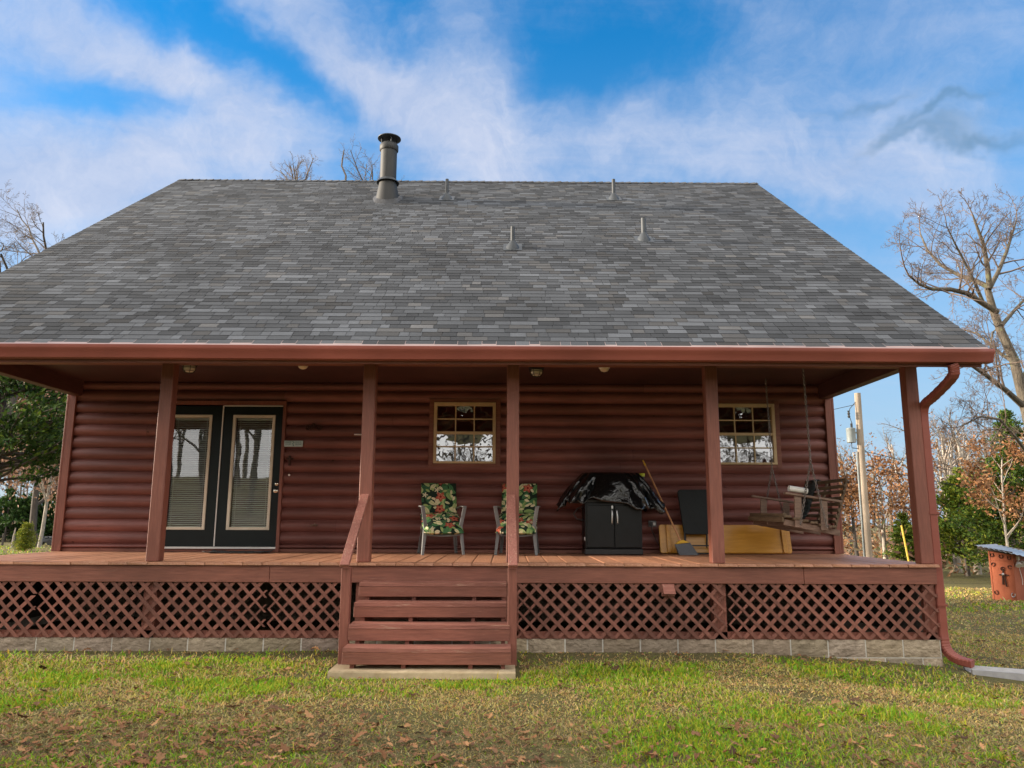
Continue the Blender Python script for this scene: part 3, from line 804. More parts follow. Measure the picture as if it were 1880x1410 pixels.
def ridge_cap():
    mb = MB(); x = XL-.015; r = random.Random(9)
    while x < XR:
        x1 = min(x+.145, XR+.015); g = r.uniform(.05,.10); th = r.uniform(.014,.022)
        dy, dz = .13*math.cos(math.atan(SL)), .13*math.sin(math.atan(SL))
        z = ZR+.006
        vs = [(x,YR-dy,z-dz+.004),(x,YR,z+.004),(x,YR+dy,z-dz+.004),(x1,YR-dy,z-dz+th),(x1,YR,z+th),(x1,YR+dy,z-dz+th)]
        mb.add(vs, [(0,3,4,1),(1,4,5,2)], (g,g,g*1.04))
        mb.add([(x1,YR-dy,z-dz),(x1,YR,z),(x1,YR+dy,z-dz),vs[3],vs[4],vs[5]], [(0,1,4,3),(1,2,5,4)], (g*.5,)*3)
        x = x1 if x1 > XR else x+.143
    return mb
build(ridge_cap(), 'ridge_cap', M['shingle'], roof)
for sx in (-1, 1):      # rake boards
    mb = MB(); x = XC+sx*5.92
    mb.bar((x, YE+.06, ZE-.10), (x, YR, ZR-.10-.0), .03, .15); mb.bar((x, 2*YR-YE-.06, ZE-.10), (x, YR, ZR-.10), .03, .15)
    build(mb, 'rake_board', M['wood_y'], roof)
    mb = MB()
    for (ya, za, yb_, zb) in ((YE+.08, ZE, YR, ZR), (2*YR-YE-.08, ZE, YR, ZR)):
        a, b = XC+sx*5.60, XC+sx*5.90
        mb.add([(a,ya,za-.07),(b,ya,za-.07),(b,yb_,zb-.13),(a,yb_,zb-.13)], [(0,1,2,3)])
    build(mb, 'rake_soffit', M['ceiling'], roof)
mb = MB(); mb.box(XL+.01, XR-.01, YE+.10, YE+.125, ZD+2.11, ZD+2.285); build(mb, 'fascia', M['wood_x'], roof)
# drip edge
mb = MB(); mb.add([(XL+.0,YE-.045,ZE-.022),(XR,YE-.045,ZE-.022),(XR,YE+.10,ZE+.075),(XL,YE+.10,ZE+.075),(XL,YE-.047,ZE-.046),(XR,YE-.047,ZE-.046)], [(0,1,2,3),(4,5,1,0)])
build(mb, 'drip_edge', M['drip'], roof)
# gutter (ogee profile)
GX0, GX1 = XL-.04, XR+.05
prof = [(YE+.098,ZE-.005),(YE+.098,ZE-.148),(YE+.03,ZE-.148),(YE+.018,ZE-.142),(YE+.008,ZE-.112),(YE-.012,ZE-.072),(YE-.026,ZE-.052),(YE-.030,ZE-.040),(YE-.030,ZE-.012),(YE-.022,ZE-.008)]
mb = MB(); n = 60
sagz = lambda x: .004*math.sin(x*1.1)
P = [[(GX0+(GX1-GX0)*j/n, y-.022, z-.012+sagz(GX0+(GX1-GX0)*j/n)*.5) for j in range(n+1)] for y, z in prof]
mb.grid(P); 
for x in (0, n): mb.add([P[i][x] for i in range(len(prof))], [tuple(range(len(prof)))])
gut = build(mb, 'gutter', M['gutter'], cabin, smooth=True, ang=30)
sol = gut.modifiers.new('t', 'SOLIDIFY'); sol.thickness = .002
# downspout, corrugated elbows
def downspout():
    def rect(c, d, side, w, h):
        d = d.normalized(); side = (side-d*side.dot(d)).normalized(); u = d.cross(side)
        b = .012
        return [c+side*sx*(w/2-bx)+u*sy*(h/2-by) for sx,sy,bx,by in ((-1,-1,0,b),(-1,-1,b,0),(1,-1,b,0),(1,-1,0,b),(1,1,0,b),(1,1,b,0),(-1,1,b,0),(-1,1,0,b))]
    ctrl = [Vector((4.765,7.955,ZE-.16)), Vector((4.79,7.975,ZE-.22)), Vector((4.80,8.04,ZE-.30)), Vector((4.80,8.40,ZE-.44)), Vector((4.80,8.60,ZE-.50)), Vector((4.797,8.66,ZE-.58)),Vector((4.795,8.67,ZE-.7))]
    low = [Vector((4.795,8.67,.40)), Vector((4.795,8.67,.26)), Vector((4.80,8.655,.13)), Vector((4.825,8.61,.05)), Vector((4.88,8.54,.0)), Vector((4.96,8.44,-.02))]
    def dense(c, n):
        out = []
        for i in range(len(c)-1):
            for k in range(n): 
                t = k/n; p0 = c[max(i-1,0)]; p1 = c[i]; p2 = c[i+1]; p3 = c[min(i+2,len(c)-1)]
                out.append(.5*((2*p1)+(p2-p0)*t+(2*p0-5*p1+4*p2-p3)*t*t+(3*p1-p0-3*p2+p3)*t**3))
        out.append(c[-1]); return out
    pts = dense(ctrl, 7)+dense(low, 7)
    mb = MB(); rings = []
    for i, p in enumerate(pts):
        d = pts[min(i+1,len(pts)-1)]-pts[max(i-1,0)]
        bent = (i < 26) or i > 52
        k = 1+(.045 if i % 2 else -.02)*(1 if bent else 0)
        rings.append(rect(p, d, Vector((1,0,0)), .098*k, .078*k))
    mb.grid([r+[r[0]] for r in rings])
    mb.add(rings[-1], [tuple(range(8))])
    return mb
ds = build(downspout(), 'downspout', M['gutter'], gut)
for z in (.55, -.45): build(MB().box(4.742, 4.85, 8.618, 8.722, ZD+z, ZD+z+.025), 'downspout_strap', M['gutter'], gut)

# ---- stove pipe and vent pipes
def roof_z(y): return ZE+SL*(y-YE)
cx, cy = -2.25, 13.36; zb = roof_z(cy)
mb = MB(); mb.lathe([(.153,zb-.1),(.153,ZD+7.42)], (cx,cy,0), 28)
pipe = build(mb, 'stovepipe', M['galv'], cabin, smooth=True)
mb = MB(); mb.lathe([(.162,ZD+7.28),(.176,ZD+7.30),(.176,ZD+7.39),(.165,ZD+7.41),(.14,ZD+7.43)], (cx,cy,0), 28)
build(mb, 'pipe_collar', M['galv'], pipe, smooth=True)
mb = MB()
for k in range(4):
    a = k*math.pi/2+.4; mb.tube([(cx+.14*math.cos(a),cy+.14*math.sin(a),ZD+7.42),(cx+.15*math.cos(a),cy+.15*math.sin(a),ZD+7.53)], .012, 6)
mb.lathe([(.19,ZD+7.515),(.218,ZD+7.53),(.218,ZD+7.545),(.10,ZD+7.60),(.03,ZD+7.615)], (cx,cy,0), 28)
build(mb, 'rain_cap', M['steel_dark'], pipe, smooth=True)
def cone_flash(cx, cy, r0, r1, ztop, n=24):
    mb = MB(); P = []
    for t in (0, .12, .5, 1):
        row = []
        for k in range(n+1):
            a = 2*math.pi*k/n; rr_ = r0+(r1-r0)*t; x, y = cx+rr_*math.cos(a), cy+rr_*math.sin(a)
            zz = roof_z(y)+.02; 
            z = zz*(1-t)+ztop*t if t > .01 else zz-.02
            row.append((x, y, z))
        P.append(row)
    return mb.grid(P)
build(cone_flash(cx, cy, .22, .158, zb+.34), 'flashing', M['galv'], pipe, smooth=True)
mb = MB(); P=[]
for rr_ in (.21,.25,.275):
    P.append([(cx+rr_*(1+.08*math.sin(5*a_))*math.cos(a_), cy+rr_*math.sin(a_), roof_z(cy+rr_*math.sin(a_))+(.075 if rr_<.23 else .045 if rr_<.26 else .0)) for a_ in [2*math.pi*k/26 for k in range(27)]])
build(mb.grid(P), 'tar_seal', M['tar'], pipe, smooth=True)
mb = MB(); mb.lathe([(.155,zb+.40),(.205,zb+.345),(.21,zb+.33),(.155,zb+.35)], (cx,cy,0), 28)
build(mb, 'storm_collar', M['steel_dark'], pipe, smooth=True)
for (vx, vy, h, r_) in ((-1.15,13.42,.40,.031), (1.99,13.49,.40,.033), (.07,10.83,.34,.031), (2.11,11.22,.36,.038)):
    zb = roof_z(vy)
    mb = MB(); mb.lathe([(r_,zb-.05),(r_,zb+h),(r_*.8,zb+h+.001),(r_*.78,zb+h-.05)], (vx,vy,0), 14)
    vp = build(mb, 'vent_pipe', M['vent'], cabin, smooth=True)
    mb = cone_flash(vx, vy, .105, r_+.006, zb+.115, 18)
    mb.add([(vx-.14,vy-.115,roof_z(vy-.115)+.017),(vx+.14,vy-.115,roof_z(vy-.115)+.017),(vx+.14,vy+.16,roof_z(vy+.16)+.014),(vx-.14,vy+.16,roof_z(vy+.16)+.014)], [(0,1,2,3)])
    build(mb, 'vent_boot', M['vent'], vp, smooth=True)

# ---- french doors
DZ0, DZ1 = ZD+.075, ZD+2.095
mb = MB()
mb.box(-5.10, -5.055, WL-.05, WL+.09, ZD+.03, ZD+2.16); mb.box(-3.283, -3.238, WL-.062, WL+.09, ZD+.004, ZD+2.16); mb.box(-5.10, -3.238, WL-.06, WL+.09, ZD+2.118, ZD+2.172)
build(mb, 'door_frame', M['wood_z'], cabin, bevel=.003)
mb = MB(); mb.box(-5.055, -3.284, WL-.06, WL+.1, ZD+.045, ZD+.072)
build(mb, 'door_sill', M['white'], cabin, bevel=.003)
mb = MB(); mb.box(-5.055, -3.284, WL-.02, WL+.05, ZD+.004, ZD+.044); build(mb, 'door_kickboard', M['wood_x'], cabin)
mb = MB(); mb.box(-4.180, -4.166, WL-.022, WL+.045, DZ0, DZ1+.01); mb.box(-4.166, -3.300, WL-.018, WL+.03, DZ1+.001, DZ1+.013)
build(mb, 'weather_strip', M['white'], cabin)
for (x0, x1, gx0, gx1) in ((-5.052, -4.182, -4.928, -4.332), (-4.164, -3.286, -4.012, -3.408)):
    g0, g1 = ZD+.315, ZD+1.962; y0, y1 = WL-.012, WL+.032
    mb = MB(); mb.box(x0, gx0, y0, y1, DZ0, DZ1); mb.box(gx1, x1, y0, y1, DZ0, DZ1); mb.box(gx0, gx1, y0, y1, DZ0, g0); mb.box(gx0, gx1, y0, y1, g1, DZ1)
    d = build(mb, 'door', M['door'], cabin)
    fw = .035
    mb = MB(); mb.box(gx0-.006, gx0+fw, y0-.016, y0+.02, g0-.006, g1+.006); mb.box(gx1-fw, gx1+.006, y0-.016, y0+.02, g0-.006, g1+.006)
    mb.box(gx0+fw, gx1-fw, y0-.015, y0+.02, g0-.006, g0+fw); mb.box(gx0+fw, gx1-fw, y0-.015, y0+.02, g1-fw, g1+.006)
    build(mb, 'glass_frame', M['cream'], d, bevel=.004)
    mb = MB(); mb.add([(gx0+.02,y0+.008,g0+.02),(gx1-.02,y0+.008,g0+.02),(gx1-.02,y0+.008,g1-.02),(gx0+.02,y0+.008,g1-.02)], [(0,1,2,3)])
    build(mb, 'glass_pane', M['glass'], d)
    mb = MB(); z = g0+.04; rb = random.Random(int(x0*100)); nsl = 0
    while z < g1-.05:
        t = rb.uniform(-.0015,.0015)
        ya, yb_ = y1+.012, y1+.034
        mb.add([(gx0+.038,ya,z-.009+t),(gx1-.038,ya,z-.009-t),(gx1-.038,yb_,z+.008-t),(gx0+.038,yb_,z+.008+t)], [(0,1,2,3)])
        z += .0275; nsl += 1
    for fx in (.14, .86): xx = gx0+(gx1-gx0)*fx; mb.box(xx-.003, xx+.003, y1+.008, y1+.010, g0+.04, g1-.04)
    mb.box(gx0+.036, gx1-.036, y1+.010, y1+.036, g1-.06, g1-.035)
    build(mb, 'window_blind', M['blind'], d)
    if x0 > -4.5:
        for z, big in ((.965, .024), (.865, .030)):
            mb = MB(); kx = -3.328
            mb.lathe([(.026,0),(.026,.006),(.010,.010),(.010,.028),(big,.036),(big*1.05,.05),(big*.6,.06)] if z < .9 else [(.027,0),(.027,.010),(.018,.016),(.004,.018)], (kx, y0, ZD+z), 16, 'y')
            build(mb, 'door_knob' if z < .9 else 'deadbolt', M['brass'], d, smooth=True)

# ---- windows
for (x0, x1) in ((-1.071, -.166), (3.03, 3.932)):
    z0, z1 = ZD+1.268, ZD+2.163; y = WL-.075; fw = .045
    mb = MB(); t = .07    # dark red trim boards
    mb.box(x0-t, x0-.003, y+.012, y+.06, z0-t*.7, z1+t*.7); mb.box(x1+.003, x1+t, y+.012, y+.06, z0-t*.7, z1+t*.7)
    mb.box(x0-.002, x1+.002, y+.014, y+.06, z1+.003, z1+t*.7); mb.box(x0-.002, x1+.002, y+.014, y+.06, z0-t*.7, z0-.003)
    w = build(mb, 'window', M['wood_x'], cabin, bevel=.003)
    mb = MB(); mb.box(x0, x0+fw, y-.004, y+.13, z0, z1); mb.box(x1-fw, x1, y-.004, y+.13, z0, z1); mb.box(x0+fw, x1-fw, y-.003, y+.13, z1-.05, z1); mb.box(x0+fw, x1-fw, y-.012, y+.13, z0, z0+.032)
    build(mb, 'window_frame', M['tan'], w, bevel=.003)
    zm = ZD+1.713; gx0, gx1 = x0+fw, x1-fw
    for (a, b, dy) in ((zm, z1-.05, .022), (z0+.032, zm, .006)):
        mb = MB()
        if dy < .01: mb.box(gx0+.001, gx1-.001, y+dy, y+dy+.03, zm-.02, zm+.02)
        for k in (1, 2): xx = gx0+(gx1-gx0)*k/3; mb.box(xx-.0085, xx+.0085, y+dy+.008, y+dy+.022, a+.0, b-.0)
        zz = (a+b)/2+.006
        for k in range(3):
            xa = gx0+(gx1-gx0)*k/3+(.0087 if k else .001); xb = gx0+(gx1-gx0)*(k+1)/3-(.0087 if k < 2 else .001)
            mb.box(xa, xb, y+dy+.009, y+dy+.021, zz-.0085, zz+.0085)
        build(mb, 'sash_bars', M['tan'], w)
        # slightly bowed sealed glass
        P = []
        for i in range(13):
            u = i/12
            P.append([(gx0+(gx1-gx0)*v/12, y+dy+.026+.010*(math.sin(math.pi*u)*math.sin(math.pi*v/12)), a+(b-a)*u) for v in range(13)])
        mb = MB().grid([list(r_) for r_ in P])
        build(mb, 'window_pane', M['glass_wavy'], w, smooth=True)

# ================================================================== THINGS FIXED TO OR HANGING ON THE PORCH
def cage_light(x, y, label):
    t = thing('cage_light', label, 'porch light', (x, y, ZD+2.455), group='caged porch ceiling lights')
    build(MB().lathe([(.10,0),(.105,-.012),(.10,-.035),(.08,-.04)], (0,0,0), 24), 'base', M['black'], t, smooth=True, local=True)
    build(MB().lathe([(.074,-.036),(.078,-.06),(.07,-.09),(.045,-.115),(.01,-.122)], (0,0,0), 24), 'globe', M['globe'], t, smooth=True, local=True)
    mb = MB()
    for k in range(6):
        a = k*math.pi/3
        mb.tube([(r_*math.cos(a), r_*math.sin(a), z) for r_, z in ((.088,-.035),(.087,-.07),(.078,-.10),(.05,-.125),(0,-.133))], .0035, 6)
    for r_, z in ((.088,-.065),(.074,-.105)):
        mb.tube([(r_*math.cos(2*math.pi*k/20), r_*math.sin(2*math.pi*k/20), z) for k in range(21)], .0035, 6)
    build(mb, 'cage', M['black'], t, local=True)
cage_light(-4.13, 9.72, 'black caged glass ceiling light above the left part of the french doors')
cage_light(.385, 9.86, 'black caged glass ceiling light right of the post beside the steps')
def dome(x, y, label):
    t = thing('dome_light', label, 'porch light', (x, y, ZD+2.455), group='small dome ceiling lights')
    build(MB().lathe([(.072,0),(.074,-.012),(.068,-.018)], (0,0,0), 24), 'base', M['white'], t, smooth=True, local=True)
    build(MB().lathe([(.062,-.016),(.058,-.035),(.04,-.055),(.012,-.064)], (0,0,0), 24), 'lens', M['dome'], t, smooth=True, local=True)
dome(-2.67, 9.76, 'small cream dome ceiling light between the doors and the left stair post')
dome(1.28, 9.84, 'small cream dome ceiling light above the covered grill')

# wall sign by the door
t = thing('wall_sign', 'small pale blue wooden plaque on the log wall right of the french doors', 'sign', (-3.105, WL-.055, ZD+1.50), rotz=R(0))
build(MB().box(-.135,.135,-.012,.008,0,.088), 'board', M['sign'], t, local=True, bevel=.003)
mb = MB()
rs = random.Random(2)
for (xa, xb) in ((-.115,-.03),(.03,.118)):
    for zz in (.058, .030):
        x = xa
        while x < xb-.008:
            w = rs.uniform(.006,.013); hh = rs.uniform(.010,.017); mb.box(x, x+w*.35, -.0145, -.013, zz, zz+hh); mb.box(x+w*.36, x+w*.8, -.0143, -.013, zz+rs.uniform(0,.008), zz+hh*.7+.004); x += w+.003
mb.tube([(-.012,-.014,.078),(.010,-.014,.060),(-.012,-.014,.044),(.006,-.014,.018),(-.006,-.014,.010)], .005, 6)
build(mb, 'lettering', M['teal'], t, local=True)
def wall_cross(px, py, s, label, cat, kind):
    p = at(px, py, WL-.06); t = thing('wall_ornament' if kind != 'hook' else 'wall_hook', label, cat, tuple(p))
    mb = MB()
    if kind == 'scroll':
        for k in range(3):
            cx_ = (-1+k)*.085
            mb.tube([(cx_+.04*math.cos(a)*(1-.08*i), -.008-.01*(i%2), .03*math.sin(a)+(.035 if k == 1 else 0)) for i, a in enumerate([j*.7 for j in range(11)])], .009, 7)
        mb.tube([(-.12,-.006,-.01),(0,-.012,.0),(.12,-.006,-.01)], .008, 7)
    elif kind == 'cross':
        mb.box(-.014,.014,-.02,0,-.07,.075); mb.box(-.05,-.0145,-.019,-.001,.015,.04); mb.box(.0145,.05,-.019,-.001,.015,.04)
        mb.lathe([(.02,0),(.02,.012),(.008,.018)], (0,-.02,.028), 12, 'y')
    else:
        mb.box(-.035,.035,-.006,.02,-.012,.012); mb.tube([(.02,-.006,.005),(.022,-.05,-.02),(.02,-.085,.0),(.02,-.09,.03)], .008, 7); mb.tube([(-.02,-.006,0),(-.05,-.04,-.005)], .010, 7)
    build(mb, 'casting', M['iron'] if kind != 'hook' else M['swing2'], t, local=True, smooth=True)
wall_cross(576, 786, 1, 'dark scrolled metal ornament on the logs above and right of the blue plaque', 'ornament', 'scroll')
wall_cross(532, 846, 1, 'small dark cross on the log wall below the blue plaque', 'ornament', 'cross')
wall_cross(578, 964, 1, 'rusty hook screwed low on the log wall right of the doors', 'hook', 'hook')
# doorbell and thermometer peg
p = at(531, 872, WL-.05); t = thing('doorbell', 'tiny white round doorbell button beside the door knob', 'doorbell', tuple(p))
build(MB().lathe([(.016,0),(.016,.008),(.009,.013)], (0,0,0), 14, 'y'), 'button', M['white'], t, local=True, smooth=True)
p = at(657, 798, WL-.05); t = thing('wall_peg', 'short white peg sticking out of the wall left of the stair post', 'peg', tuple(p))
build(MB().tube([(.08,.0,0),(-.05,-.02,0)], .010, 8), 'stick', M['white'], t, local=True); build(MB().lathe([(.02,0),(.02,.01)], (.08,0,0), 10, 'y'), 'bracket', M['white'], t, local=True)
# outlet with cover
t = thing('electrical_outlet', 'grey weatherproof outlet on the log wall right of the grill cabinet', 'outlet', (2.09, WL-.06, ZD+.375))
build(MB().box(-.055,.055,-.012,.02,0,.085), 'plate', M['plastic'], t, local=True, bevel=.003)
build(MB().box(-.045,-.004,-.04,-.013,.015,.07), 'plug', M['black'], t, local=True, bevel=.003); build(MB().box(.004,.040,-.03,-.013,.02,.06), 'cover', M['white'], t, local=True, bevel=.003)
build(MB().tube([(-.02,-.03,.015),(-.02,-.05,-.05),(.05,-.06,-.22),(.14,-.08,-.345),(.22,-.12,-.365),(.32,-.13,-.37)], .006, 7), 'power_cord', M['wire'], t, local=True)

# door mat
t = thing('door_mat', 'dark ribbed rubber mat with curling edges in front of the french doors', 'mat', (-3.72, 10.86, ZD+.002))
P = []
for i in range(9):
    P.append([(-.42+.84*j/20, -.24+.40*i/8, .006+.012*(abs(i-4)/4)**3+.012*(abs(j-10)/10)**4+.004*math.sin(j*1.9+i)) for j in range(21)])
o = build(MB().grid(P), 'mat_sheet', M['mat'], t, local=True, smooth=True); s_ = o.modifiers.new('t','SOLIDIFY'); s_.thickness = .008

# ---- patio chairs
def cushion(w, h, t, nx=14, ny=14, seed=1):
    """pillow slab lying in the xy plane, uv in metres"""
    mb = MB(); r = random.Random(seed); uvs = []
    def sup(u): return (1-abs(2*u-1)**5)**.5 if 0 < u < 1 else 0
    for side in (1, -1):
        P = []
        for i in range(ny+1):
            v = i/ny
            P.append([((u-.5)*w, (v-.5)*h, side*t/2*(sup(u)*sup(v))*(1-.22*math.exp(-((v-.5)/.05)**2)) + .003*math.sin(9*u+7*v+seed)) for u in [j/nx for j in range(nx+1)]])
        if side < 0: P = [list(reversed(r_)) for r_ in P]
        mb.grid(P)
    return mb
def uv_from_local(o, sx=0):
    me = o.data; uvl = me.uv_layers.new(name='uv')
    for l in me.loops:
        v = me.vertices[l.vertex_index].co; uvl.data[l.index].uv = (v.x+sx, v.y+sx*.37)
def patio_chair():
    t = thing('patio_chair', '', 'chair')
    # resin frame: seat shell, back shell
    P = [[(x*(1-.05*(y<0)), y, .345+.02*(x/.24)**2+.12*((y+.05)/.25)) for x in np.linspace(-.23,.23,9)] for y in np.linspace(-.25,.20,7)]
    # front is -y
    o = build(MB().grid(P), 'seat', M['plastic'], t, local=True, smooth=True); o.modifiers.new('t','SOLIDIFY').thickness = .015
    P = [[(x*(1-.10*k), .20+.16*k+.02*(1-(x/.23)**2), .40+.50*k) for x in np.linspace(-.23,.23,9)] for k in np.linspace(0,1,7)]
    o = build(MB().grid(P), 'back_shell', M['plastic'], t, local=True, smooth=True); o.modifiers.new('t','SOLIDIFY').thickness = .015
    for sx in (-1,1):
        # legs: flared L sections
        for (xa,ya,xb,yb,top,nm) in ((.235,-.22,.275,-.275,.62,'f'),(.215,.20,.265,.31,.42,'r')):
            mb = MB()
            for (dx, dy, w, d) in ((0,0,.055,.012),(sx*.022,.028 if nm=='f' else -.028,.012,.055)):
                mb.bar((sx*xa+dx, ya+dy, .40), (sx*xb+dx*.7, yb+dy*.7, 0), w, d, up=(0,1,0), w1=w*.62, h1=d*.62 if d>.02 else d)
            build(mb, 'leg', M['plastic'], t, local=True, bevel=.003)
        mb = MB(); mb.bar((sx*.24,-.225,.38),(sx*.285,-.255,.63),.05,.014,up=(0,1,0))
        pts = [(sx*.285,-.27,.635),(sx*.29,-.12,.645),(sx*.285,.05,.645),(sx*.25,.20,.62),(sx*.215,.27,.60)]
        for a, b in zip(pts[:-1], pts[1:]): mb.bar(a, b, .055, .016)
        build(mb, 'armrest', M['plastic'], t, local=True, bevel=.004)
    s = build(cushion(.54,.56,.115,seed=2), 'seat_cushion', M['floral'], t, local=True, smooth=True, ang=80); uv_from_local(s, .3)
    s.location = (0,-.075,.415); s.rotation_euler = (R(27),0,0)
    b = build(cushion(.50,.60,.08,seed=4), 'back_cushion', M['floral'], t, local=True, smooth=True, ang=80); uv_from_local(b, 1.9)
    b.location = (0,.21,.69); b.rotation_euler = (R(72),0,0)
    # knotted ties at the back corners
    for sx in (-1,1): build(MB().tube([(sx*.22,.22,.44),(sx*.25,.20,.36),(sx*.24,.20,.28)], [.012,.008,.004], 6), 'tie_cord', M['cream'], t, local=True)
    return t
ch = patio_chair(); ch.location = (-.905, 10.66, ZD+.002); ch.rotation_euler = (0,0,R(13))
ch['label'] = 'grey plastic armchair with floral cushions in clear view under the window'; ch['group'] = 'floral cushioned patio chairs'
c2 = copy_tree(ch); c2.location = (.155, 10.70, ZD+.002); c2.rotation_euler = (0,0,R(-6))
c2['label'] = 'grey plastic armchair with floral cushions partly hidden by the stair post'
for k in c2.children:
    if k.name.startswith(('seat_cushion','back_cushion')):
        k.data = k.data.copy()
        for l in k.data.uv_layers['uv'].data: l.uv = (l.uv[0]*-1+5.3, l.uv[1]+2.1)

# ---- covered grill
gx0, gx1 = 1.10, 1.855; gy = 10.58
t = thing('grill_cart', 'black two door gas grill cabinet standing under a plastic sheet', 'grill', ((gx0+gx1)/2, gy+.25, ZD+.002))
w2 = (gx1-gx0)/2
build(MB().box(-w2-.03,w2+.01,-.24,.24,.0,.085), 'base', M['black'], t, local=True, bevel=.012)
build(MB().box(-w2-.02,w2-.002,-.22,.24,.087,.70), 'cabinet', M['cabinet'], t, local=True, bevel=.006)
for sx in (-1,1):
    d = build(MB().box(*( (-w2,-.004) if sx<0 else (.004,w2)), -.25,-.222,.10,.665), 'cabinet_door', M['cabinet'], t, local=True, bevel=.006)
    hx = sx*.032
    build(MB().tube([(hx,-.252,.60),(hx,-.285,.585),(hx+sx*.004,-.292,.52),(hx+sx*.006,-.285,.43),(hx+sx*.004,-.252,.415)], .0105, 9), 'door_handle', M['handle'], d, local=True, smooth=True)
build(MB().lathe([(.20,0),(.28,.02),(.28,.10)], (0,0,0), 4), 'hood', M['black'], t, local=True).location = (0,0,.78)
build(MB().box(-.55,.56,-.20,.20,.70,.745), 'side_shelf', M['black'], t, local=True, bevel=.006)
build(MB().box(-w2+.34,-w2+.36,-.258,-.25,.62,.66), 'latch', M['handle'], t, local=True)
build(MB().tube([(-w2-.02,-.1,.66),(-w2-.12,-.12,.62),(-w2-.17,-.12,.55),(-w2-.13,-.12,.48),(-w2-.02,-.1,.46)], .009, 8), 'gas_hose', M['wire'], t, local=True)
build(MB().box(-w2-.032,-w2-.021,-.2,-.16,.19,.235), 'label_plate', M['white'], t, local=True)
# plastic sheet draped over the grill
def grill_sheet():
    mb = MB(); n = 132; m = 30; r = random.Random(6); P = []
    cxx, cyy = 1.46, gy+.25
    ph = [r.uniform(0,6.28) for _ in range(10)]
    for i in range(m+1):
        t_ = i/m; row = []
        for k in range(n+1):
            a = 2*math.pi*(k % n)/n; ca, sa = math.cos(a), math.sin(a)
            e = lambda v, p: math.copysign(abs(v)**p, v)
            X, Y = e(ca, .62), e(sa, .62)
            # ridge on top, shoulders, flared skirt
            if t_ < .30: q = t_/.30; ax = .02+.37*q**.8; ay = .01+.15*q; z = 1.135-.012*q
            else:
                q = (t_-.30)/.70; ax = .39+.345*q**.95; ay = .16+.18*q**.6; z = 1.12-.44*q**1.05
            fold = max(0, t_-.22)
            f = (.5*math.sin(7*a+ph[0])+.35*math.sin(11*a+ph[1]+2*t_)+.3*math.sin(17*a+ph[2]-3*t_)+.22*math.sin(29*a+ph[3]+4*t_))
            crease = abs(math.sin(5.5*a+ph[4]+2.2*t_))-.5 + .6*(abs(math.sin(9.5*a+ph[5]-3.1*t_))-.5)
            k_ = fold*(.06*f+.11*crease)
            x = cxx+X*(ax+k_*.6*abs(ca)); y = cyy+Y*(ay+k_*1.15)
            hem = .0
            if t_ > .6: hem = (t_-.6)/.4*(.05*math.sin(3*a+1.2)+.035*math.sin(8*a+ph[6])+.02*math.sin(19*a+ph[7]))
            z += hem + .02*fold*f - (.05*(t_-.3) if ca > .3 and t_>.3 else 0)
            if ca > .75: z += -.035*max(0,t_-.4)
            row.append((x, y, z+ZD))
        P.append(row)
    return mb.grid(P)
gsh = build(grill_sheet(), 'grill_cover', M['sheet'], smooth=True, ang=28)
tag(gsh, 'crumpled glossy black plastic sheet draped over the grill', 'grill cover')
gsh.modifiers.new('t','SOLIDIFY').thickness = .002
t = thing('spray_can', 'small can with lime yellow lid beside the broom handle behind the grill', 'can', (1.935, gy+.36, ZD+.96))
build(MB().lathe([(.034,0),(.036,.004),(.036,.115),(.03,.125)], (0,0,0), 16), 'can_body', M['steel_dark'], t, local=True, smooth=True)
build(MB().lathe([(.041,.122),(.041,.162),(.037,.168)], (0,0,0), 18), 'lid', M['lime'], t, local=True, smooth=True)

# ---- broom
b0 = Vector((1.975, WL-.07, ZD+1.325)); b1 = Vector((2.392, 10.66, ZD+.19))
t = thing('broom', 'angle broom with wooden handle and yellow head leaning beside the grill', 'broom', (2.42, 10.63, ZD))
L0 = Vector(t.location)
build(MB().tube([b0-L0, b0+(b1-b0)*.03-L0, b1-L0], [.008,.0125,.0125], 10), 'handle', M['broomwood'], t, local=True, smooth=True)
build(MB().tube([b0+(b1-b0)*.0-L0+Vector((0,-.001,0)), b0+(b1-b0)*.07-L0+Vector((0,-.001,0))], [.009,.0145], 10), 'grip', M['yellow'], t, local=True, smooth=True)
dd = (b1-b0).normalized()
q = b1-L0
build(MB().hexa([q+Vector((-.075,-.02,-.045)),q+Vector((.125,-.02,-.022)),q+Vector((.125,.02,-.022)),q+Vector((-.075,.02,-.045)),q+Vector((-.03,-.018,.0)),q+Vector((.04,-.018,.012)),q+Vector((.04,.018,.012)),q+Vector((-.03,.018,.0))]), 'head', M['yellow'], t, local=True, bevel=.006)
build(MB().hexa([Vector((-.065,-.045,.004)),Vector((.20,-.045,.004)),Vector((.20,.03,.004)),Vector((-.065,.03,.004)),q+Vector((-.08,-.022,-.047)),q+Vector((.128,-.022,-.024)),q+Vector((.128,.022,-.024)),q+Vector((-.08,.022,-.047))]), 'bristles', M['bristle'], t, local=True)

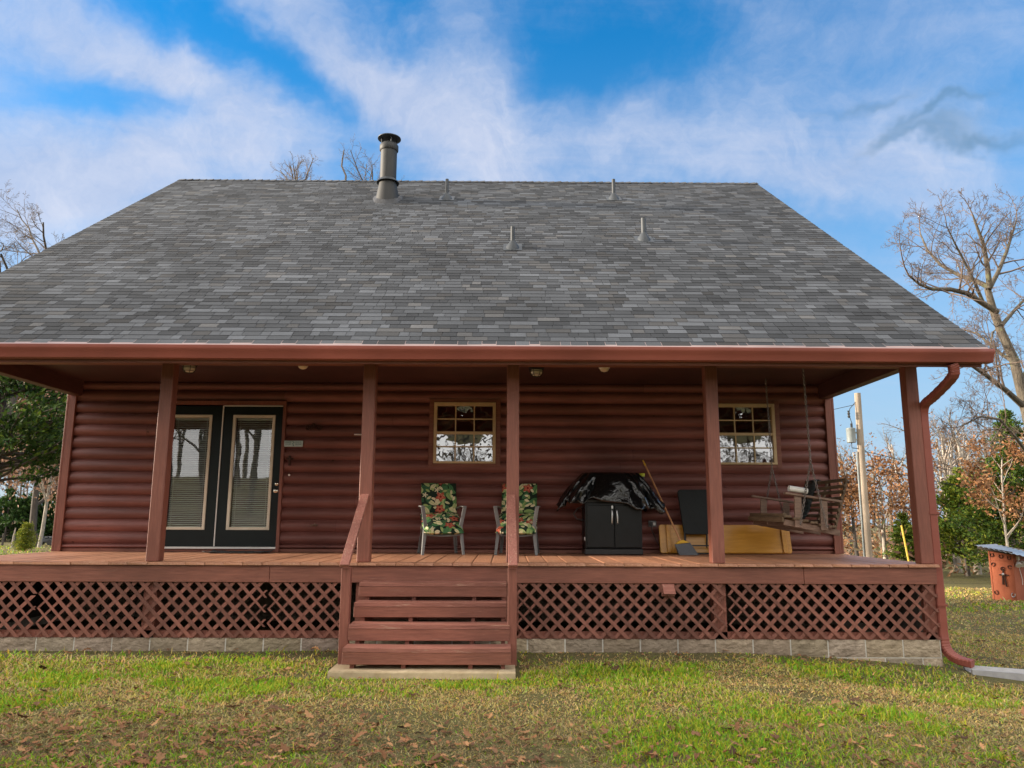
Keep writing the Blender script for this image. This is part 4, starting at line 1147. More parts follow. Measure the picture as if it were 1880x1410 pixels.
# ---- folded tray table
t = thing('folding_table', 'folded black topped tray table leaning against the wall behind a post', 'table', (2.66, 10.78, ZD+.002))
pl = []
W0, W1, z0, z1, rr_ = .205, .235, .275, .905, .05
def rcorner(cx, cz, a0, a1, r_): return [(cx+r_*math.cos(a0+(a1-a0)*k/6), cz+r_*math.sin(a0+(a1-a0)*k/6)) for k in range(7)]
pl = rcorner(W1-rr_, z1-rr_, 0, math.pi/2, rr_)+rcorner(-W1+rr_, z1-rr_, math.pi/2, math.pi, rr_)+rcorner(-W0+rr_+.02, z0+rr_, math.pi, 1.5*math.pi, rr_)+rcorner(W0-rr_-.02, z0+rr_, 1.5*math.pi, 2*math.pi, rr_)
top = build(MB().prism(list(reversed(pl)), -.016, .016), 'top', M['tabletop'], t, local=True, bevel=.006); top.rotation_euler = (R(-8),0,0)
for sx in (-1,1):
    build(MB().tube([(sx*.175,-.02+.05,.30),(sx*.17,.02,.02),], .011, 8).tube([(sx*.15,.07,.32),(sx*.15,.12,.02)], .011, 8), 'leg', M['steel_dark'], t, local=True)
build(MB().tube([(-.17,.02,.12),(.17,.02,.12)], .009, 8).tube([(-.17,.02,.015),(.17,.02,.015)], .009, 8).tube([(-.15,.12,.03),(.15,.12,.03)], .009, 8), 'crossbar', M['steel_dark'], t, local=True)

# ---- pine board
t = thing('pine_board', 'long varnished yellow pine board lying on edge against the log wall', 'board', (3.06, 10.86, ZD+.004))
def rounded(x0, x1, z0, z1, r_): return list(reversed(rcorner(x1-r_, z1-r_, 0, math.pi/2, r_)+rcorner(x0+r_, z1-r_, math.pi/2, math.pi, r_)+rcorner(x0+r_, z0+r_, math.pi, 1.5*math.pi, r_)+rcorner(x1-r_, z0+r_, 1.5*math.pi, 2*math.pi, r_)))
pb = build(MB().prism(rounded(-.905,.945,.012,.415,.035), 0, .028), 'panel', M['pine'], t, local=True, bevel=.006); pb.rotation_euler = (R(-13),0,0)
for x in (-.78, .845):
    e = build(MB().prism(rounded(x-.03,x+.03,.018,.41,.012), -.026, -.002), 'batten', M['pine'], t, local=True, bevel=.005); e.rotation_euler = (R(-13),0,0)
e = build(MB().box(-.70,.80,-.012,-.002,.018,.075), 'lower_rail', M['pine'], t, local=True, bevel=.004); e.rotation_euler = (R(-13),0,0)

# ---- porch swing (faces the steps, hung along the depth of the porch)
SY0, SY1 = 9.30, 10.55; sxf, sxb = 3.42, 3.98
t = thing('porch_swing', 'weathered wooden swing hanging by chains at the right end of the porch', 'swing', (3.70, 9.92, ZD+.42))
L0 = Vector(t.location)
mb = MB(); seatz = lambda x: ZD+.515-.13*(x-sxf)/(sxb-sxf)
rs = random.Random(12)
for k in range(6):
    x = sxf-.03+.105*k; z = seatz(x)+rs.uniform(-.004,.004); mb.bar((x,SY0-.02+rs.uniform(-.02,.02),z),(x,SY1+.02,z+rs.uniform(-.01,.01)), .088, .026)
mb.bar((sxf-.085,SY0+.0,ZD+.485),(sxf-.085,SY1+.05,ZD+.50), .03, .062)
mb.bar((sxf-.05,SY0+.02,ZD+.54),(sxf-.06,SY1+.02,ZD+.555), .05, .035)
build(mb, 'seat', M['swing'], t, bevel=.003)
mb = MB()
for y in (SY0+.05, (SY0+SY1)/2, SY1-.05):
    mb.bar((sxf-.06,y,ZD+.455),(sxb+.05,y,ZD+.325), .04, .07)
build(mb, 'seat_support', M['swing2'], t, bevel=.003)
mb = MB()
for k in range(8):
    f_ = k/7; z = ZD+.46+.50*f_; x = sxb-.02+.17*f_
    mb.bar((x,SY0-.03+rs.uniform(-.02,.02),z+rs.uniform(-.006,.006)),(x+rs.uniform(-.01,.01),SY1+.03,z+rs.uniform(-.012,.012)), .022, .040, up=(-.34,0,1))
for y in (SY0+.06, (SY0+SY1)/2, SY1-.06):
    mb.bar((sxb+.0,y,ZD+.37),(sxb+.185,y,ZD+.97), .045, .024, up=(1,0,0))
build(mb, 'backrest', M['swing'], t, bevel=.003)
for y in (SY0-.0, SY1+.0):
    mb = MB(); mb.bar((sxf-.05,y,ZD+.80),(sxb+.07,y,ZD+.70), .085, .026)
    build(mb, 'armrest', M['swing2'], t, bevel=.004)
    for x in (sxf+.10, sxf+.41):
        zt = ZD+.785-.16*(x-sxf+.05)
        mb = MB(); mb.bar((x-.005,y-.01,ZD+.40-.1*(x-sxf)),(x+.005,y-.01,zt), .028, .085, up=(1,0,0))
        build(mb, 'arm_post', M['swing2'], t, bevel=.003)
def chain(p0, p1, link=.042, r_=.0042):
    """alternating oval links"""
    p0 = Vector(p0); p1 = Vector(p1); d = p1-p0; n = max(2, int(d.length/(link*.72))); mb = MB()
    u = d.normalized(); a = u.cross(Vector((0,1,0))).normalized(); b = u.cross(a)
    for k in range(n):
        c = p0+d*((k+.5)/n); s = a if k % 2 else b
        mb.tube([c+u*(math.cos(q_)*link*.5)+s*(math.sin(q_)*link*.28) for q_ in [2*math.pi*j/10 for j in range(11)]], r_, 5, caps=False)
    return mb
for y, apx in ((SY0-.055, ZD+1.175), (SY1+.055, ZD+1.19)):
    ap = Vector((sxf+.27, y, apx))
    build(chain((ap.x-.02, y, ZD+2.45), ap), 'chain', M['chain'], t)
    build(chain(ap, (sxf+.10, y-.0, ZD+.425)), 'chain', M['chain'], t)
    build(chain(ap, (sxf+.42, y-.0, ZD+.39)), 'chain', M['chain'], t)
# white pipe on the arm and ribbed mat over the swing
t = thing('plastic_pipe', 'short white plastic pipe lying on the near arm of the swing', 'pipe', (3.50, SY0-.0, ZD+.85))
mb = MB(); n = 20; P = []
for (r_, x) in ((.030,-.10),(.036,-.105),(.036,.12),(.030,.12),(.030,-.10)):
    P.append([(x, r_*math.cos(2*math.pi*k/n), r_*math.sin(2*math.pi*k/n)) for k in range(n+1)])
o = build(mb.grid(P), 'tube', M['paper'], t, local=True, smooth=True); t.rotation_euler = (0, R(8.6), 0); t.location = (3.53, SY0, ZD+.842)
build(MB().lathe([(.033,-.02),(.033,0)], (0,0,0), 16, 'x'), 'end_plug', M['black'], t, local=True).location = (.10,0,0)
def ribbed_mat():
    P = []; n = 120; y0, y1 = SY1-.42, SY1-.02
    path = [(sxf-.02, ZD+.545), (sxf+.25, ZD+.50), (sxb-.06, ZD+.48), (sxb+.02, ZD+.60), (sxb+.10, ZD+.86), (sxb+.15, ZD+1.0), (sxb+.19, ZD+.98)]
    seg = [math.dist(a, b) for a, b in zip(path[:-1], path[1:])]; T = sum(seg)
    for i in range(n+1):
        s = T*i/n; k = 0
        while k < len(seg)-1 and s > seg[k]: s -= seg[k]; k += 1
        f_ = min(1, s/seg[k]); x = path[k][0]*(1-f_)+path[k+1][0]*f_; z = path[k][1]*(1-f_)+path[k+1][1]*f_
        dx, dz = path[k+1][0]-path[k][0], path[k+1][1]-path[k][1]; l = math.hypot(dx, dz)
        h = .010*(.5+.5*math.cos(2*math.pi*i/5))
        P.append([(x-dz/l*h, y, z+dx/l*h+.004) for y in (y0, (y0+y1)/2, y1)])
    return MB().grid(P)
o = build(ribbed_mat(), 'ribbed_mat', M['ribbed'], smooth=True, ang=80); o.modifiers.new('t','SOLIDIFY').thickness = .006
tag(o, 'dark ribbed rubber mat draped over the far end of the swing', 'mat')

# ---- concrete pad and splash block
def slab(): 
    mb = MB(); r = random.Random(4); n = 14
    y0, y1 = 7.47, 8.36; z1, z0 = ZD-.932, -.1
    P = [[(-1.665+1.755*j/n, y0+(.006*r.random()), z0) for j in range(n+1)], [(-1.665+1.755*j/n, y0+(.010*r.random()), z1-.012) for j in range(n+1)], [(-1.665+1.755*j/n, y0+.014, z1+.003*r.random()) for j in range(n+1)], [(-1.665+1.755*j/n, y1, z1) for j in range(n+1)], [(-1.665+1.755*j/n, y1, z0) for j in range(n+1)]]
    mb.grid(P); mb.add([P[i][0] for i in range(5)], [(4,3,2,1,0)]); mb.add([P[i][-1] for i in range(5)], [(0,1,2,3,4)]); return mb
o = build(slab(), 'concrete_slab', M['concrete']); tag(o, 'sandy concrete slab at the foot of the porch steps', 'slab')
t = thing('splash_block', 'grey concrete splash trough below the brown downspout', 'splash block', (5.32, 8.36, gzf(5.3,8.36)), rotz=R(-14))
mb = MB()
P = [[(x, y, (.055 if abs(y) > .11 else .018)+(.05-.05*(x+.42)/.84)*.6) for y in (-.15,-.115,-.09,.09,.115,.15)] for x in (-.42,-.2,0,.2,.42)]
mb.grid(P)
for row, s in ((P[0],1),(P[-1],-1)): mb.add(row+[(p[0],p[1],-.06) for p in row], [(i, i+1, i+7, i+6) for i in range(5)])
for j in (0,5): 
    q = [r_[j] for r_ in P]; mb.add(q+[(p[0],p[1],-.06) for p in q], [(i, i+1, i+6, i+5) for i in range(4)])
build(mb, 'trough', M['splash'], t, local=True)

# ================================================================== PUMP HOUSE
SHX, SHY = 12.98, 20.38; sg = gzf(SHX, SHY)-.02
pump = thing('pump_house', 'low orange red wooden pump house with lean-to tin roof and horseshoes', 'shed', (SHX, SHY, sg), rotz=R(-50))
# local frame: -y face is the lit front with horseshoes, +x face the shaded side
HW, HD, HH = .275, 1.15, 1.34
mb = MB(); mb.hexa([(-HW,0,0),(HW,0,0),(HW,HD,0),(-HW,HD,0),(-HW,0,HH),(HW,0,HH-.12),(HW,HD,HH-.12),(-HW,HD,HH)])
build(mb, 'shed_wall', M['shed'], pump, local=True)
mb = MB(); mb.box(-HW-.004,HW+.004,-.012,-.002,HH-.32,HH-.31); mb.box(-HW-.006,-HW+.03,-.010,.03,.0,HH-.02); mb.box(HW-.03,HW+.006,-.010,.03,.0,HH-.14)
build(mb, 'trim_board', M['shed'], pump, local=True)
P = []; 
for i in range(2):
    P.append([(-HW-.24+(2*HW+.7)*j/40, -.22+i*(HD+.40), HH+.075-.15*j/40*(2*HW+.7)/(2*HW)*.8+.012*math.sin(j*math.pi/2)) for j in range(41)])
o = build(MB().grid(P), 'tin_roof', M['tin'], pump, local=True); o.modifiers.new('t','SOLIDIFY').thickness = .006
for yy in (-.14, HD+.08): build(MB().bar((-HW-.2,yy,HH+.02),(HW+.05,yy,HH-.11),.04,.07), 'rafter', M['bark_dark'], pump, local=True)
mb = MB()
for (yy) in (.16, .46):
    mb.lathe([(.02,0),(.055,.03),(.075,.10),(.078,.12),(.06,.115)], (0,0,0), 16, 'x') if False else None
    mb.merge(MB().lathe([(.03,0),(.05,.03),(.075,.11),(.08,.13)], (0,0,0), 16, 'y').move(Matrix.Translation((HW+.06,yy,HH-.33)) @ Matrix.Rotation(R(55),4,'X') @ Matrix.Rotation(R(20),4,'Z')))
mb.box(HW+.001,HW+.05,.25,.37,HH-.30,HH-.2); mb.tube([(HW+.03,.31,HH-.3),(HW+.03,.36,HH-.55),(HW+.03,.48,HH-.80),(HW+.03,.45,HH-.93)], .007, 6)
build(mb, 'floodlight', M['white'], pump, local=True, smooth=True)
PM = Matrix.Translation((SHX,SHY,sg)) @ Matrix.Rotation(R(-50),4,'Z')
def horseshoe(u, v, rot, label, m='iron'):
    p = PM @ Vector((u, -.016, v))
    t = thing('horseshoe', label, 'horseshoe', tuple(p), rotz=R(-50), group='horseshoes nailed to the pump house')
    pts = []
    for k in range(15):
        a = R(-235+k*290/14); pts.append(Vector(((.040*math.cos(a)), 0, .052*math.sin(a))))
    mb = MB().tube(pts, .009, 6); mb.move(Matrix.Rotation(R(rot),4,'Y')); build(mb, 'shoe', M[m], t, local=True)
horseshoe(-.20, HH-.17, 0, 'dark horseshoe highest and nearest the left edge of the pump house')
horseshoe(.01, HH-.20, 0, 'dark horseshoe at the top middle of the pump house front')
horseshoe(.20, HH-.23, 0, 'dark horseshoe in the top right corner of the pump house front')
horseshoe(-.19, HH-.42, -140, 'dark tilted horseshoe below the top left one on the pump house')
horseshoe(.20, HH-.47, 110, 'dark turned horseshoe under the board seam near the right edge')
horseshoe(-.18, .21, -25, 'dark horseshoe low on the left of the pump house front')
horseshoe(.21, .17, 20, 'pale steel horseshoe low on the right of the pump house front', 'silver')
p = PM @ Vector((.03, -.02, .62))
t = thing('horseshoe_cross', 'dark cross ornament with silver centre in the middle of the pump house front', 'ornament', tuple(p), rotz=R(-50))
mb = MB(); mb.bar((0,-.0,.09),(0,-.0,.20),.03,.03,up=(0,1,0)); mb.bar((-.02,0,.02),(-.03,0,-.20),.026,.03,up=(0,1,0)); mb.bar((.02,0,.02),(.05,0,-.25),.026,.03,up=(0,1,0)); mb.bar((-.10,0,.045),(-.03,0,.05),.03,.03); mb.bar((.03,0,.05),(.12,0,.04),.03,.03)
mb.tube([Vector((.045*math.cos(a), 0, .2+.045*math.sin(a))) for a in [j*.6 for j in range(11)]], .011, 6)
build(mb, 'iron_arms', M['iron'], t, local=True); build(MB().lathe([(.035,0),(.03,.03),(.012,.045)], (0,-.012,.06), 14, 'y'), 'silver_centre', M['silver'], t, local=True, smooth=True)

# ================================================================== UTILITY POLE
UX, UY = 12.13, 26.0; ug = gzf(UX, UY)
t = thing('utility_pole', 'weathered wooden utility pole with grey transformer behind the porch', 'utility pole', (UX, UY, ug))
top = at(1581, 722, UY)
hp = top.z-ug
build(MB().tube([(0,0,-.2),(0,0,hp*.5),(.04,0,hp)], [.135,.122,.105], 14), 'pole', M['pole'], t, local=True, smooth=True)
tz = at(1568,800,UY).z-ug
build(MB().lathe([(.14,-.24),(.15,-.23),(.15,.20),(.155,.21),(.155,.25),(.10,.27),(.03,.28)], (-.30,-.02,tz), 18).box(-.20,-.1,-.03,.03,tz+.08,tz+.13).box(-.20,-.1,-.03,.03,tz-.16,tz-.11), 'transformer', M['grey_metal'], t, local=True, smooth=True)
mb = MB(); mb.lathe([(.03,0),(.045,.02),(.03,.05),(.045,.07),(.03,.10),(.045,.12),(.03,.16)], (-.26,-.02,tz+.27), 10)
mb.tube([(-.05,-.02,hp-.30),(-.28,-.03,hp-.55),(-.33,-.03,hp-.75),(-.24,-.03,tz+.42)], .012, 6); mb.lathe([(.03,-.15),(.05,-.1),(.03,-.05),(.05,0),(.03,.05),(.05,.1)], (-.33,-.03,hp-.72), 8); mb.tube([(-.30,-.02,tz-.24),(-.30,-.02,tz-.42),(-.05,-.02,tz-.45)], .014, 6)
build(mb, 'insulator', M['wire'], t, local=True)
build(MB().tube([(-.165,-.02,-.1),(-.15,-.02,tz-.55)], .028, 8), 'conduit', M['grey_metal'], t, local=True)
t2 = thing('guy_wire', 'guy wire with bright yellow plastic guard slanting into the scrub', 'guy wire', (0,0,0))
ga, gb = at(1672,1034,27), at(1655,965,27.4); t2.location = tuple(ga); L0 = Vector(ga)
gb2 = gb-L0
build(MB().tube([(0,0,-.5), gb2], .032, 8), 'guard', M['guard'], t2, local=True)
build(MB().tube([gb2, gb2*2.0+Vector((-.3,0,.5))], .008, 6), 'cable', M['wire'], t2, local=True)
t3 = thing('power_line', 'thin power lines running from the pole through the trees', 'power line', (UX, UY, ug+tz-.5))
mb = MB()
for dz, xx in ((0, 22), (-.5, 22)):
    mb.tube([(f_*xx, f_*4, dz-1.2*4*f_*(1-f_)) for f_ in [k/12 for k in range(13)]], .012, 5)
mb.tube([(-f_*14, f_*6, 1.6-.9*f_*4*(1-f_)+.4*f_) for f_ in [k/12 for k in range(13)]], .010, 5)
build(mb, 'wire', M['wire'], t3, local=True)

# ================================================================== TREES
class Tubes:
    """fast tube collector for branches"""
    def __init__(s): s.V=[]; s.F=[]; s.n=0; s.tips=[]
    def add(s, pts, rs, k):
        pts=np.asarray(pts,float); m=len(pts)
        T=np.gradient(pts,axis=0); T/=np.linalg.norm(T,axis=1,keepdims=True)+1e-9
        a=np.where(np.abs(T[:,2:3])<.85,[[0,0,1.]],[[1.,0,0]]); U=np.cross(T,a); U/=np.linalg.norm(U,axis=1,keepdims=True)+1e-9
        for i in range(1,m):
            u=U[i-1]-T[i]*np.dot(U[i-1],T[i]); U[i]=u/(np.linalg.norm(u)+1e-9)
        W=np.cross(T,U); ang=2*np.pi*np.arange(k)/k
        P=pts[:,None,:]+(U[:,None,:]*np.cos(ang)[None,:,None]+W[:,None,:]*np.sin(ang)[None,:,None])*np.asarray(rs)[:,None,None]
        s.V.append(P.reshape(-1,3))
        i,j=np.meshgrid(np.arange(m-1),np.arange(k),indexing='ij'); j2=(j+1)%k
        s.F.append((np.stack([i*k+j,i*k+j2,(i+1)*k+j2,(i+1)*k+j],-1)+s.n).reshape(-1,4)); s.n+=m*k
    def arr(s): return np.concatenate(s.V), np.concatenate(s.F)
def wander(r, p, d, L, n, bend, upb):
    pts=[p]; d=d/np.linalg.norm(d)
    for i in range(n):
        d=d+r.normal(0,bend,3)+np.array([0,0,upb]); d/=np.linalg.norm(d)
        pts.append(pts[-1]+d*L/n)
    return np.array(pts), d
def grow(r, TB, big, p, d, L, rad, lev, spec, tips):
    """spec: list per level of (children, length ratio, angle, bend, up)"""
    ch,lr,angl,bend,up = spec[lev][:5]
    n = 6 if lev<2 else (4 if lev<4 else 3)
    pts,dend = wander(r,p,d,L,n,bend,up)
    end = rad*(.35 if lev<len(spec)-1 else .5)
    rs = rad+(end-rad)*(np.arange(n+1)/n)**.8
    (big if lev<2 else TB).add(pts,rs,8 if lev==0 else (6 if lev==1 else (4 if lev==2 else 3)))
    if lev>=len(spec)-1: tips.append((pts[-1],dend)); tips.append((pts[len(pts)//2],dend)); return
    for c in range(ch):
        f=(.25 if lev else spec[0][5] if len(spec[0])>5 else .3); f=f+(1-f)*((c+r.random()*.9)/ch); f=min(f,.99)
        q=f*n; i=min(int(q),n-1); pp=pts[i]+(pts[i+1]-pts[i])*(q-i)
        t=pts[min(i+1,n)]-pts[i]; t/=np.linalg.norm(t)
        a=r.uniform(0,2*np.pi); u=np.cross(t,[.3,.2,.9]); u/=np.linalg.norm(u)+1e-9; w=np.cross(t,u); side=u*np.cos(a)+w*np.sin(a)
        an=angl*r.uniform(.7,1.3); dd=t*np.cos(an)+side*np.sin(an)
        rr=np.interp(q,np.arange(n+1),rs)*r.uniform(.5,.72)
        grow(r,TB,big,pp,dd,L*lr*r.uniform(.7,1.2)*(1.15-.5*f),max(rr,.0055),lev+1,[spec[0][:5]]+spec[1:],tips)
SPEC_OAK=[(9,.55,.95,.07,.02,.35),(7,.52,.85,.14,.03),(6,.5,.8,.17,.03),(5,.5,.75,.2,.03),(4,.55,.7,.2,.03),(0,0,0,.2,.02)]
SPEC_SLIM=[(10,.36,.75,.04,.03,.35),(6,.5,.7,.10,.06),(5,.5,.7,.14,.05),(4,.5,.7,.18,.04),(0,0,0,.2,.02)]
SPEC_FAR=[(9,.38,.8,.05,.03,.3),(5,.5,.75,.12,.05),(4,.5,.7,.16,.05),(0,0,0,.2,.02)]
def leaf_cards(r, tips, n, size, cols, spread):
    """loose leaves around the twig tips"""
    tp=np.array([t[0] for t in tips]); idx=r.integers(0,len(tp),n)
    c=tp[idx]+r.normal(0,spread,(n,3)); c[:,2]-=abs(r.normal(0,spread*.4,n))
    return cards(r,c,size,cols)
def cards(r, c, size, cols, aspect=.55, flat=None):
    n=len(c); d=r.normal(0,1,(n,3)); 
    if flat is not None: d=flat+d*.55
    d/=np.linalg.norm(d,axis=1,keepdims=True)+1e-9
    s=np.cross(d,r.normal(0,1,(n,3))); s/=np.linalg.norm(s,axis=1,keepdims=True)+1e-9
    L=size*r.uniform(.6,1.35,n)[:,None]; w=L*aspect*.5
    V=np.stack([c-d*L*.5,c+s*w,c+d*L*.5,c-s*w],1).reshape(-1,3)
    k=np.arange(n)*4; F=np.stack([k,k+1,k+2,k+3],1)
    ci=np.array(cols)[r.integers(0,len(cols),n)]*r.uniform(.7,1.3,n)[:,None]
    return V,F,ci
def bare_tree(name, label, cat, base, H, rad, spec, seed, bark, twig, group=None, lean=(0,0), leaves=None, hero=None):
    r=np.random.default_rng(seed); TB=Tubes(); BG=Tubes(); tips=[]
    t=thing(name,label,cat,base,group=group)
    grow(r,TB,BG,np.array([0,0,-.15]),np.array([lean[0],lean[1],1.]),H,rad,0,spec,tips)
    V,F=BG.arr(); obj_np('trunk',V,F,bark,t,smooth=True)
    V,F=TB.arr(); obj_np('branches',V,F,twig,t,smooth=True)
    if leaves:
        n,size,cols,spread=leaves
        V,F,C=leaf_cards(r,tips,n,size,cols,spread); obj_np('dry_foliage',V,F,M['leaf'],t,C=C)
    return t
def cedar(name, label, base, H, rad, z0, seed, cols, n_br=220, per=150, size=.16, group=None, cat='tree', trunk_r=None, shape=.75):
    """evergreen: trunk, branches and many small sprays of scale leaves"""
    r=np.random.default_rng(seed); TB=Tubes(); t=thing(name,label,cat,base,group=group)
    tr=trunk_r or H*.022
    pts,_=wander(r,np.array([0,0,-.15]),np.array([0,0,1.]),H*.97,8,.02,.0); TB.add(pts,np.linspace(tr,tr*.15,9),8)
    CS=[];FL=[]
    for b in range(n_br):
        f=r.random()**.85; z=z0+(H-z0)*f
        prof=(1-f)**shape*(.55+.45*np.sin(min(1,f*4+.25)*np.pi/2)); L=max(.15,rad*prof*r.uniform(.55,1.12))
        a=r.uniform(0,2*np.pi); d=np.array([np.cos(a),np.sin(a),r.uniform(-.1,.45)]); d/=np.linalg.norm(d)
        o=np.array([np.interp(z,pts[:,2],pts[:,0]),np.interp(z,pts[:,2],pts[:,1]),z])
        bp,_=wander(r,o,d,L,4,.13,.02); TB.add(bp,np.linspace(tr*.22*(1-f*.6)+.006,.004,5),4)
        m=int(per*L/rad)+12; k=r.uniform(.22,1.0,m)**.8
        c=np.stack([np.interp(k*4,range(5),bp[:,i]) for i in range(3)],1)+r.normal(0,1,(m,3))*(np.array([.15,.15,.10])*(.35+L*.32))
        CS.append(c); FL.append(np.tile(d*.9+np.array([0,0,.25]),(m,1)))
    c=np.concatenate(CS); V,F,C=cards(r,c,size,cols,.42,np.concatenate(FL))
    obj_np('trunk',*TB.arr(),M['bark_dark'],t,smooth=True); obj_np('crown',V,F,M['leaf'],t,C=C)
    return t
G_DARK=[(.018,.045,.012),(.028,.065,.014),(.04,.085,.018),(.055,.10,.02)]
G_LIT=[(.08,.13,.015),(.13,.19,.02),(.19,.22,.028),(.05,.10,.015)]  # sunlit look put into these foliage greens
G_YEL=[(.20,.22,.02),(.14,.18,.02),(.26,.25,.03),(.09,.13,.018)]
OAKB=[(.24,.11,.045),(.30,.15,.07),(.18,.09,.045),(.35,.19,.09)]
OAKP=[(.25,.15,.10),(.30,.18,.12),(.20,.12,.08)]
def gtop(px, py, Y): p=at(px,py,Y); return (p.x, Y, gzf(p.x,Y))
def gpos(px, Y, dx=0): p=at(px,1000,Y); return (p.x+dx, Y, gzf(p.x+dx,Y))

# --- left side
cedar('cedar_tree','big dark cedar tree left of the cabin filling the porch opening',gpos(-30,21),8.4,4.2,2.0,11,G_DARK+G_LIT[:1],190,210,.17)
bare_tree('leafless_tree','tall leafless tree rising above the left slope of the roof','tree',gpos(-78,30),12.2,.30,SPEC_OAK,21,M['bark_dark'],M['twig'],lean=(.06,0))
bare_tree('oak_tree','small oak with rust brown leaves and dark trunk behind the yellow shrub','tree',gpos(57,38),7.0,.20,SPEC_FAR,31,M['bark_dark'],M['twig'],leaves=(9000,.17,OAKP,.35))
bare_tree('pale_tree','thin pale trunked tree leaning beside the dark vehicle','tree',gpos(72,37),6.0,.10,SPEC_FAR,33,M['bark_pale'],M['twig'],lean=(.09,0),leaves=(2500,.16,OAKP,.4))
cedar('cedar_shrub','small bright yellow green cedar shrub on the far left lawn',gpos(48,33),1.15,.48,.0,41,G_YEL,120,70,.07,cat='shrub',trunk_r=.03,shape=.55)
for i,(px,Y,H,rd) in enumerate(((-30,46,3.2,2.0),(8,45,3.0,2.1),(36,47,2.7,1.8),(66,46,3.4,1.7),(92,48,3.0,1.9),(120,47,3.2,1.9),(150,46,2.7,1.8))):
    cedar('hedge_cedar','dark evergreen bush in the row beyond the left fence',gpos(px,Y),H,rd,.05,50+i,G_DARK,70,90,.22,group='evergreens beyond the left fence')
lw=[]
for i,(px,Y,H) in enumerate(((-60,52,11),(-15,56,12),(20,50,9.5),(48,60,12),(80,54,10.5),(105,58,11.5),(130,52,10),(160,57,12))):
    if i<3:
        t=bare_tree('woodland_tree','grey brown leafless tree in the woods beyond the left lawn','tree',gpos(px,Y),H,.17,SPEC_FAR,60+i,M['bark_dark'],M['twig'],group='leafless trees beyond the left lawn',leaves=(6500,.20,OAKP,.5)); lw.append(t)
    else:
        t=copy_tree(lw[i%3]); t.location=gpos(px,Y); t.rotation_euler=(0,0,i*1.3); t.scale=(H/10.5,)*3
# fence posts and wire
fx=[at(p_,1000,38).x for p_ in (-22,4,15,24,90)]
t=thing('wire_fence','low wire fence with thin wooden posts across the left lawn','fence',(fx[1],38,gzf(fx[1],38)))
for i,x in enumerate(fx[:4]+[fx[3]+1.1,fx[3]+2.2]):
    h=1.15 if i!=3 else 1.2; build(MB().tube([(x,38+(.4 if i==2 else 0),gzf(x,38)-.1),(x+.02,38+(.4 if i==2 else 0),gzf(x,38)+.62)],.05,7),'post',M['bark_dark'],t)
mb=MB()
for z in (.25,.5): mb.tube([(x,38,gzf(x,38)+z) for x in (fx[0],fx[1],fx[3],fx[3]+2.2)],.006,5)
build(mb,'wire',M['wire'],t)
x=at(22,1000,36).x
t=thing('marker_post','tall pale wooden post standing before the left wire fence','post',(x,36,gzf(x,36)))
build(MB().tube([(0,0,-.1),(.04,0,.55),(.08,0,.92)],[.05,.045,.02],8),'stake',M['bark_pale'],t,local=True)
# dark vehicle
x=at(84,1000,40).x
t=thing('farm_vehicle','dark low vehicle parked among the trees on the far left lawn','vehicle',(x,40,gzf(x,40)))
build(MB().hexa([(-.55,-.3,.14),(.55,-.3,.14),(.55,.3,.14),(-.55,.3,.14),(-.5,-.25,.36),(.5,-.25,.36),(.5,.25,.36),(-.5,.25,.36)]).box(-.5,-.2,-.2,.2,.36,.45).box(.0,.42,-.2,.2,.361,.44),'body',M['black'],t,local=True,bevel=.03)
build(MB().box(-.42,-.25,-.27,-.2,.37,.44).box(.05,.2,-.27,-.2,.38,.42).box(.3,.42,-.27,-.2,.38,.44),'pale_panel',M['plastic'],t,local=True,bevel=.01)
for sx in (-.38,0.38):
    for sy in (-.3,.3): build(MB().lathe([(.08,-.05),(.15,-.05),(.15,.05),(.08,.05)],(sx,sy,.15),14,'y'),'wheel',M['wire'],t,local=True)

# --- behind the ridge
bare_tree('leafless_tree','leafless tree top spreading over the ridge left of the stovepipe','tree',gtop(556,290,36),18.4,.26,[(16,.20,.62,.04,.02,.74)]+SPEC_SLIM[1:],71,M['bark_dark'],M['twig'])
bare_tree('leafless_tree','thin leafless tree top just left of the stovepipe behind the ridge','tree',gtop(668,310,38),18.9,.22,[(14,.18,.62,.04,.02,.74)]+SPEC_SLIM[1:],74,M['bark_dark'],M['twig'])
sn=at(628,275,36); sb=gtop(631,290,36)
t=thing('dead_snag','single bare dead trunk poking up behind the roof ridge','tree',sb)
hs=sn.z-sb[2]; TB=Tubes()
TB.add(np.array([(0,0,-.2),(.05,0,hs*.6),(.15,0,hs*.93),(-.08,0,hs*.955),(-.06,0,hs*.975),(.0,0,hs)]),[.2,.12,.05,.042,.04,.028],8); obj_np('trunk',*TB.arr(),M['bark_dark'],t)

